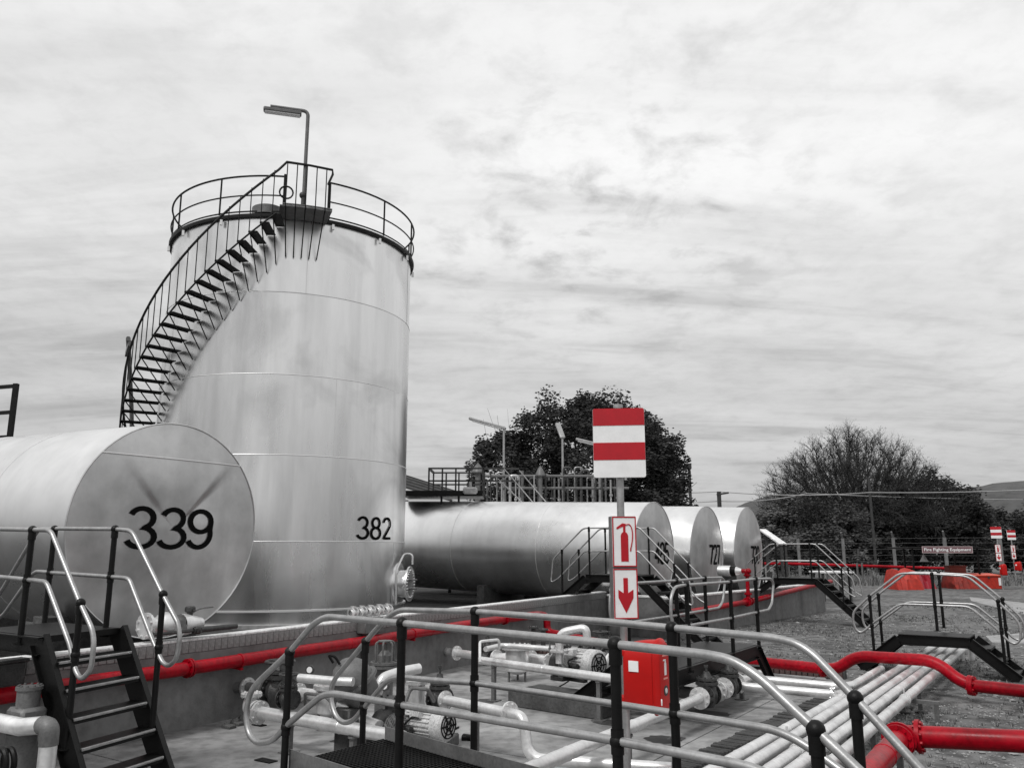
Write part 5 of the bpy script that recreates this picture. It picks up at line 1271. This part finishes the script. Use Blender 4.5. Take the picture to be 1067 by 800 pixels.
def lamp(label, px, py_top, Y, hd, hl, zg=.6, m=None):
    tt = dp(px, py_top, Y); t = thing('yard_lamp', label, 'lamp', (tt.x, Y, zg), 'lamps behind the long tank')
    part('pole', MB().tube([(tt.x, Y, zg), (tt.x, Y, tt.z)], [.075, .05], 10), m or M['galv'], t)
    hd = V(hd).normalized(); p = tt - hd * .1
    h_ = part('lamp_head', MB().bar(p, p + hd * hl, .24, .12, Z, .05), M['galv'], t)
    part('diffuser', MB().bar(p + hd * hl * .12 - Z * .075, p + hd * hl * .92 - Z * .075, .19, .05, Z, .02), M['lampglass'], h_)
lamp('tall lamp post with its head pointing left in front of the big dark tree', 525, 446, 37.5, (-1, .1, .30), 1.8)
lamp('lamp post seen end on in the middle of the big dark tree', 586, 455, 38, (-.16, .9, .75), 1.3)
lamp('lamp head poking out left from behind the banded board', 624, 463, 38, (-1, .1, .25), 1.2)
tt = dp(718, 484, 62); t = thing('floodlight_pole', 'slim floodlight pole right of the big dark tree', 'lamp', (tt.x, 62, 0))
part('pole', MB().tube([(tt.x, 62, 0), (tt.x, 62, tt.z - .4)], .11, 8), M['dark'], t)
part('floodlight', MB().box((tt.x - .12, 61.9, tt.z - .15), .5, .4, .45, .06), M['dark'], t)

# ------------------------------------------------------------------ telegraph poles and wires
pz = dp(749, 512, 66)
t = thing('telegraph_pole', 'short dark telegraph pole top showing above the tank row', 'pole', (pz.x, 66, 0))
part('pole', MB().tube([(pz.x, 66, 0), (pz.x, 66, pz.z)], .17, 8), M['dark'], t)
part('cross_arm', MB().bar((pz.x - .2, 65.9, pz.z - .25), (pz.x + .75, 65.9, pz.z - .1), .14, .14), M['dark'], t)
pz2 = dp(905, 497, 74)
t = thing('telegraph_pole', 'slender dark pole standing among the hedge of trees behind the fence', 'pole', (pz2.x, 74, 0))
part('pole', MB().tube([(pz2.x, 74, 0), (pz2.x, 74, pz2.z)], .13, 8), M['dark'], t)
def wire(label, pts, sag, r=.035):
    P = []
    for a, b in zip(pts, pts[1:]):
        for k in range(14): u = k / 14; P.append(a.lerp(b, u) - Z * sag * 4 * u * (1 - u))
    P.append(pts[-1]); solo('power_line', MB().tube(P, r, 5), M['wire'], label, 'wire', 'overhead lines', pts[0])
wire('upper overhead wire crossing in front of the bare tree', [dp(560, 509, 66), dp(749, 512, 66), dp(905, 513, 66), dp(1180, 503, 66)], .25)
wire('lower overhead wire above the far tank row', [dp(560, 521, 66.4), dp(749, 522, 66.4), dp(840, 514, 72), dp(1180, 520, 90)], .25)

# ------------------------------------------------------------------ fence with concrete posts
posts = [(708, 600, 80), (770, 600, 79), (834, 557, 76), (881, 558.5, 74), (934, 559, 71), (988, 560, 68), (1046, 561, 66), (1108, 562, 64)]
t = thing('boundary_fence', 'wire boundary fence on pale concrete posts in front of the hedge', 'fence', dp(880, 600, 74))
tops = []
for px, py, Y in posts:
    b = dp(px, 600, Y); zt = 3.35
    tops.append(V((b.x, Y, 0)))
    part('fence_post', MB().bar((b.x, Y, 0), (b.x, Y, zt), .20, .20, (0, 1, 0)).bar((b.x, Y, zt - .02), (b.x - .25, Y - .35, zt + .5), .12, .12, (0, 1, 0)), M['post'], t)
for k, zz in enumerate((.4, .9, 1.4, 1.9, 2.4, 2.9, 3.3)):
    part('fence_wire', MB().tube([p + Z * zz for p in tops], .009, 4), M['midgrey'], t)
fa, fb = dp(822, 587, 58), dp(985, 592, 58)
pipe('fire_main', 'thin red fire pipe on supports far away along the fence', [fa - V((6, 0, 0)), fa, fb], .10, M['red'], 0, supports=[fa, fa.lerp(fb, .2), fa.lerp(fb, .5), fb], zg=0)
for px, Y in ((894, 57.5), (899, 57.5)):
    b = dp(px, 600, Y); solo('gate_post', MB().tube([(b.x, Y, 0), (b.x, Y, dp(px, 586, Y).z)], .07, 8), M['midgrey'], 'pale stub post beside the far red pipe, ' + ('left one of a pair' if px < 896 else 'right one of a pair'), 'post', 'stub posts by the far red pipe', (b.x, Y, 0))
a, b = dp(1020, 606, 60), dp(1075, 607, 60)
t = thing('low_barrier', 'low dark rail barrier behind the far fire point signs', 'barrier', (a.x, 60, 0))
part('rail', MB().bar((a.x, 60, a.z), (b.x + 8, 60, b.z), .12, .16), M['midgrey'], t)
for k in range(5): x = a.x + (b.x + 8 - a.x) * k / 4; part('barrier_post', MB().bar((x, 60.1, 0), (x, 60.1, a.z + .05), .12, .12, (0, 1, 0)), M['midgrey'], t)

# white topped bench and canopy by the far crossover
a, b = dp(853, 596, 40), dp(886, 600, 40)
t = thing('bench', 'white topped bench on the gravel right of the far crossover', 'bench', ((a.x + b.x) / 2, 40, 0))
zt = dp(868, 596, 40).z
part('top', MB().box(((a.x + b.x) / 2, 40.4, zt), b.x - a.x + .1, 1.6, .09, .02), M['cap'], t)
for s in (-1, 1):
    for yy in (39.8, 41.0): part('leg', MB().box(((a.x + b.x) / 2 + s * (b.x - a.x) * .42, yy, zt / 2), .09, .09, zt), M['dark'], t)
YC = 33.5
p1, p2 = dp(791, 551, YC + 1.3), dp(812, 566, YC - .6); w1 = V((dp(800, 551, YC).x - dp(791, 551, YC).x, 0, 0))
t = thing('canopy', 'small sloping white sheet canopy behind the far crossover', 'canopy', (p1.x, YC, 0))
mb = MB(); q0 = [p1, p1 + w1 * .8, p2 + w1 * .85, p2]; mb.add([tuple(p) for p in q0] + [tuple(p - Z * .06) for p in q0], [(0, 1, 2, 3), (7, 6, 5, 4), (0, 4, 5, 1), (1, 5, 6, 2), (2, 6, 7, 3), (3, 7, 4, 0)])
part('roof_sheet', mb, M['cap'], t)
for p in (p2 + V((.1, .1, -.06)), p2 + w1 * .8 + V((-.02, .1, -.06)), p1 + w1 * .7 + V((0, -.1, -.06))): part('canopy_post', MB().bar((p.x, p.y, 0), (p.x, p.y, p.z), .10, .10, (0, 1, 0)), M['dark'], t)
for i in range(3):
    c = dp(792 + i * 9, 592, YC + .4 + i * .5)
    solo('drum', MB().lathe((c.x, c.y, 0), Z, [(0, 0), (0, .28), (.28, .28), (.30, .30), (.32, .28), (.60, .28), (.62, .30), (.64, .28), (.9, .28), (.9, 0)], 16).cyl((c.x, c.y, .9), (c.x + .1, c.y, 1.5), .05), M['dark'], ['left', 'middle', 'right'][i] + ' dark drum standing under the white canopy', 'drum', 'drums under the canopy', (c.x, c.y, 0))
# guard rail standing at the left edge beyond tank 339
a = dp(17, 402, 19)
t = thing('guard_rail', 'dark square guard rail at the left edge above the tank 339', 'railing', dp(17, 460, 19))
zb = dp(17, 455, 19).z; zt = a.z
for zz in (zt, (zt + zb) / 2 - .02, zb): part('rail', MB().bar((a.x, 19, zz), (a.x - 3, 20.0, zz), .07, .08), M['black'], t)
part('corner_post', MB().bar((a.x, 18.99, zb - .05), (a.x, 18.99, zt + .05), .10, .10, (0, 1, 0)), M['black'], t)
part('corner_post', MB().bar((a.x - 3, 20.0, 1), (a.x - 3, 20.0, zt), .10, .10, (0, 1, 0)), M['black'], t)
part('deck', MB().bar((a.x, 19.6, zb - .1), (a.x - 3, 20.6, zb - .1), 1.2, .1), M['black'], t)

# ------------------------------------------------------------------ trees
def branch(mb, p, d, ln, r, lev, rnd, spread, gravity, tips, sides=5, nseg=3):
    pts = [p]; rs = [r]; q = p; dd = d.normalized()
    for i in range(nseg):
        dd = (dd + V((rnd.uniform(-1, 1), rnd.uniform(-1, 1), rnd.uniform(-.7, .9))) * .16 + Z * gravity).normalized()
        q = q + dd * ln / nseg; pts.append(q); rs.append(r * (1 - .45 * (i + 1) / nseg))
    mb.tube(pts, rs, sides if lev > 1 else 3, False, lev > 3)
    if lev == 0: tips.append((q, dd)); return
    k = rnd.choice((2, 3, 3)) if lev > 1 else rnd.choice((3, 4))
    for i in range(k):
        nd = (dd + V((rnd.uniform(-1, 1), rnd.uniform(-1, 1), rnd.uniform(-.5, .8))) * spread).normalized()
        branch(mb, pts[-1] if i < 2 else pts[-2], nd, ln * rnd.uniform(.62, .86), rs[-1] * rnd.uniform(.62, .8), lev - 1, rnd, spread, gravity, tips, sides, nseg)
def leaf(mb, p, s, rnd):
    a, b = rnd.uniform(0, 2 * PI), math.acos(rnd.uniform(-1, 1))
    n = V((math.sin(b) * math.cos(a), math.sin(b) * math.sin(a), math.cos(b))); u, v = frame(n)
    o = len(mb.v)
    mb.v += [tuple(p - u * s), tuple(p + v * s * .5), tuple(p + u * s), tuple(p - v * s * .5)]; mb.f.append((o, o + 1, o + 2, o + 3))
def leafy(name, label, base, h, rx, ry, zc0, nclump, per, ls, m, seed, group=None, top=None, trunk_r=.35, csize=(.12, .22)):
    """crown of leaf clumps spread on and inside an uneven ellipsoid"""
    rnd = random.Random(seed); base = V(base); t = thing(name, label, 'tree', base, group)
    tb = MB(); tips = []
    branch(tb, base - Z * .2, V((.05, 0, 1)), h * .29, trunk_r, 3, rnd, .75, .03, tips, 6)
    part('trunk', tb, M['bark'], t)
    mb = MB(); rz = (h - zc0) / 2; cc = base + Z * (zc0 + rz)
    for i in range(nclump):
        a = rnd.uniform(0, 2 * PI); cz = rnd.uniform(-1, 1); rr = rnd.uniform(.55, 1.0) ** .5
        q = math.sqrt(max(0, 1 - cz * cz)); f = 1 + .10 * math.sin(3 * a + seed) + .07 * math.sin(7 * a + 2 * cz)
        if top: f *= top(a, cz)
        c = cc + V((rx * q * math.cos(a), ry * q * math.sin(a), rz * cz)) * rr * f
        cs = rnd.uniform(*csize) * (rx + rz) / 2
        for k in range(per):
            d = V((rnd.gauss(0, 1), rnd.gauss(0, 1), rnd.gauss(0, .75)))
            d = d.normalized() * (rnd.random() ** .45) * cs
            leaf(mb, c + d, ls * rnd.uniform(.7, 1.3), rnd)
    part('crown', mb, m, t); return t
bt = dp(612, 560, 46); gl = lambda px, py, Y: dp(px, py, Y)
hh = dp(610, 402, 46).z
leafy('big_tree', 'big dark evergreen tree behind the lamps and vent pipes', (dp(612, 500, 47).x, 47, .2), hh - .75, 5.3, 4.6, 1.4, 520, 190, .095, M['leafdark'], 4, None, None, .45, (.09, .17))
leafy('big_tree', 'right shoulder of dark evergreen tree sloping down behind the banded board', (dp(662, 500, 48).x, 48, .2), dp(662, 458, 48).z, 2.75, 3.2, 1.0, 200, 150, .11, M['leafdark'], 9, None, None, .3, (.13, .22))
leafy('small_tree', 'lower dark tree clump at the left foot of the big evergreen', (dp(527, 500, 46).x, 46, .2), dp(527, 452, 46).z, 2.1, 2.0, 2.6, 90, 100, .12, M['leafdark'], 14, None, None, .18, (.15, .28))
# dead twigs behind the big tree
rnd = random.Random(21); mb = MB(); tips = []
b = dp(532, 560, 52); branch(mb, V((b.x, 52, 0)), V((-.04, 0, 1)), 3.9, .12, 3, rnd, .36, .10, tips, 5)
t = thing('dead_tree', 'thin dead tree with bare twigs left of the big evergreen', 'tree', (b.x, 52, 0)); part('trunk', mb, M['bark'], t)
mb = MB(); b = dp(546, 560, 53); branch(mb, V((b.x, 53, 0)), V((0, 0, 1)), 4.7, .10, 2, rnd, .25, .10, tips, 5)
t = thing('dead_tree', 'leafless sapling tip rising behind the left side of the evergreen', 'tree', (b.x, 53, 0)); part('trunk', mb, M['bark'], t)
# bare acacia at the right: several limbs fanning out into fine twigs
def acacia(label, px, Y, top_py, half_px, seed, nl, leafn, lean=0.0):
    rnd = random.Random(seed); b = dp(px, 596, Y); base = V((b.x, Y, 0)); H_ = dp(px, top_py, Y).z; Rr = half_px / 872 * Y
    t = thing('bare_tree', label, 'tree', base); mb = MB(); tw = MB(); lf_ = MB()
    fork = base + Z * H_ * .22 + V((lean * .3, 0, 0))
    mb.tube([base - Z * .3, base + Z * H_ * .1 + V((.1, 0, 0)), fork], [.42, .36, .3], 8)
    for i in range(nl):
        a = 2 * PI * i * .618 + rnd.uniform(-.2, .2); el = math.asin(min(1, (i + .5) / nl * .93 + .10)); k = math.cos(el); rr_ = rnd.uniform(.90, 1.0)
        tgt = fork + V((math.cos(a) * Rr * k * rr_ + lean, math.sin(a) * Rr * .8 * k * rr_, (H_ * .93 - fork.z) * math.sin(el) * rr_))
        pts = []; mid = fork.lerp(tgt, .55) + V((math.cos(a) * Rr * .10, math.sin(a) * Rr * .1, -H_ * .02)) + V((rnd.uniform(-.6, .6), rnd.uniform(-.6, .6), H_ * .10 * k))
        for s in range(9):
            u = s / 8; p = fork * (1 - u) ** 2 + mid * 2 * u * (1 - u) + tgt * u * u
            pts.append(p + V((rnd.uniform(-1, 1), rnd.uniform(-1, 1), rnd.uniform(-1, 1))) * .26 * (0 < s < 8))
        mb.tube(pts, [.15 * (1 - .82 * s / 8) for s in range(9)], 5)
        for s in range(2, 9):
            for q in range(6 if s > 4 else 3):
                d0_ = (pts[s] - pts[s - 1]).normalized()
                d = (d0_ + V((rnd.uniform(-1, 1), rnd.uniform(-1, 1), rnd.uniform(-.8, .9))) * 1.0).normalized()
                tips = []; branch(tw, pts[s], d, H_ * .058 * rnd.uniform(.6, 1.2), .034, 2, rnd, .95, .03, tips, 3, 2)
                for (tp_, td) in tips:
                    for w in range(leafn): leaf(lf_, tp_ - td * rnd.uniform(0, .5) + V((rnd.gauss(0, .08), rnd.gauss(0, .08), rnd.gauss(0, .06))), .055, rnd)
    part('trunk', mb, M['bark'], t); part('twigs', tw, M['bark'], t); part('crown', lf_, M['leafmid'], t)
acacia('wide bare branched acacia with a rounded crown spreading above the far hedge', 896, 82, 445, 100, 31, 140, 1, 0.0)
tr = [(822, 80, 516, 20, 'l'), (850, 79, 520, 24, 'm'), (884, 78, 523, 24, 'l'), (918, 79, 516, 26, 'g'), (952, 81, 499, 28, 'd'), (988, 82, 491, 30, 'd'), (1016, 80, 506, 18, 'g'), (1046, 84, 531, 26, 'm'), (1085, 82, 524, 30, 'g')]
desc = ['greyish bushy tree at the left end of the far hedge below the bare acacia', 'dark dense bush left of centre in the far hedge', 'grey leafy tree in the hedge beneath the acacia trunk', 'dark bushy tree in the hedge left of the tall round one', 'tall dark tree in the hedge right of the bare acacia', 'tallest dark round tree right of the bare acacia', 'dark tree at the right end of the tall hedge with sprays against the hill', 'low greyish bush below the right hill behind the far signs', 'dark bush partly outside the right edge of the view']
for i, (px, Y, py, hw, k) in enumerate(tr):
    b = dp(px, 596, Y); leafy('hedge_tree', desc[i], (b.x, Y, 0), dp(px, py, Y).z, hw / 872 * Y * 1.15, 2.6, .2, 85, 135, .15, M[{'d': 'leafdark', 'm': 'leafmid', 'l': 'leaflight', 'g': 'leafgrey'}[k]], 50 + i, 'trees of the far hedge', None, .22, (.16, .30))
for i, (px, Y, py, hw) in enumerate(((796, 120, 545, 22), (770, 130, 548, 20))):
    b = dp(px, 590, Y); leafy('hedge_tree', 'distant dark bush below the left hill, ' + ('right one' if i == 0 else 'left one'), (b.x, Y, 0), dp(px, py, Y).z, hw / 872 * Y, 3, .2, 50, 60, .30, M['leafdark'], 80 + i, 'far bushes below the hill', None, .2, (.2, .35))

# ------------------------------------------------------------------ loose stones, grass and litter on the ground
rnd = random.Random(5); mb = MB(); OCT = [(1, 0, 0), (0, 1, 0), (-1, 0, 0), (0, -1, 0), (0, 0, 1), (0, 0, -1)]
def on_gravel(p):
    q = V((p.x, p.y, 0)) - V((4.9, 12.4, 0)); side_ = q.dot(V((w_.y, -w_.x, 0)))      # right of the slab edge
    if side_ > .25: return True
    kk = (V((p.x, p.y, 0)) - k0).dot(kn)                                              # beyond the kerb
    wbq = (V((p.x, p.y, 0)) - wb0); nb = V(((wb1 - wb0).normalized().y, -(wb1 - wb0).normalized().x, 0))
    return kk < -.25 and wbq.dot(nb) > .2
cnt = 0
while cnt < 15000:
    Y = 5.5 + 26 * rnd.random() ** 1.6; X = rnd.uniform(1.2, .66 * Y + 2.5); p = V((X, Y, 0))
    if not on_gravel(p): continue
    s = rnd.uniform(.006, .018) * (1 + .02 * Y) * (rnd.uniform(1.5, 3.0) if rnd.random() < .10 else 1); a = rnd.uniform(0, PI); ca, sa = math.cos(a), math.sin(a)
    sc_ = (rnd.uniform(.8, 1.4), rnd.uniform(.6, 1.1), rnd.uniform(.4, .8)); o = len(mb.v)
    for x, y, z in OCT:
        x, y, z = x * sc_[0] * s * rnd.uniform(.8, 1.2), y * sc_[1] * s * rnd.uniform(.8, 1.2), z * sc_[2] * s
        mb.v.append((X + x * ca - y * sa, Y + x * sa + y * ca, z + s * .25))
    for j in range(4): mb.f += [(o + j, o + (j + 1) % 4, o + 4), (o + (j + 1) % 4, o + j, o + 5)]
    cnt += 1
struct('loose_stones', mb, M['stone'], 'stuff')
mb = MB(); cnt = 0
while cnt < 5200:
    Y = 6 + 32 * rnd.random() ** 1.5; X = rnd.uniform(1.2, .66 * Y + 3); p = V((X, Y, 0))
    if not on_gravel(p) or (math.sin(X * 1.3 + 2) + math.sin(Y * .9 + X * .4) + rnd.uniform(-1, 1)) < .2: continue
    for j in range(7):
        a = rnd.uniform(0, 2 * PI); l = rnd.uniform(.02, .065) * (1 + .012 * Y); d = V((math.cos(a), math.sin(a), 0)); q = p + d * rnd.uniform(0, .06); s_ = V((-d.y, d.x, 0)) * .004 * (1 + .06 * Y)
        o = len(mb.v); tip = q + d * l * .6 + Z * l
        mb.v += [tuple(q - s_), tuple(q + s_), tuple(tip)]; mb.f.append((o, o + 1, o + 2))
    cnt += 1
struct('dry_grass', mb, M['grass'], 'stuff')
# far verge grass in front of the fence
mb = MB()
for i in range(9000):
    px = rnd.uniform(800, 1090); Y = rnd.uniform(56, 76); b = dp(px, 600, Y); hgt = rnd.uniform(.10, .6) * (1.5 if math.sin(px * .09) + math.sin(px * .23) > .9 else .6)
    a = rnd.uniform(0, 2 * PI); d = V((math.cos(a), math.sin(a), 0)); q = V((b.x, Y, 0)); o = len(mb.v)
    mb.v += [tuple(q - d * .05), tuple(q + d * .05), tuple(q + V((d.y, -d.x, 0)) * hgt * .4 + Z * hgt)]; mb.f.append((o, o + 1, o + 2))
struct('verge_grass', mb, M['grass'], 'stuff')
# litter and small bits on the slab
for px, py, sx_, sy_ in ((270, 755, .10, .05), (277, 792, .13, .06)):
    p = at(px, py, .035); solo('slab_drain', MB().obox(p, n_ * sx_, w_ * sy_, Z * .008), M['black'], 'small dark drain slot in the slab at left, ' + ('farther one' if py < 780 else 'nearer one'), 'drain', 'drain slots in the slab', p)
p = at(483, 768, .05); solo('pipe_offcut', MB().cyl(p, p + n_ * .14, .05, 10).box(p + n_ * .07, .16, .10, .06, .02), M['black'], 'small black fitting lying on the slab behind the front toe plate', 'fitting', origin=p)
for i in range(3):
    p = at(236 + i * 9, 756 - i * 3, .05)
    solo('rubble', MB().sphere(p, .05 + .02 * i, 7, 5).obox(p + n_ * .05, n_ * .09, w_ * .06, Z * .025, .02), M['plinth'], ['small rubble lump by the wall foot at left', 'middle rubble lump by the wall foot', 'largest rubble lump by the wall foot'][i], 'rubble', origin=p)
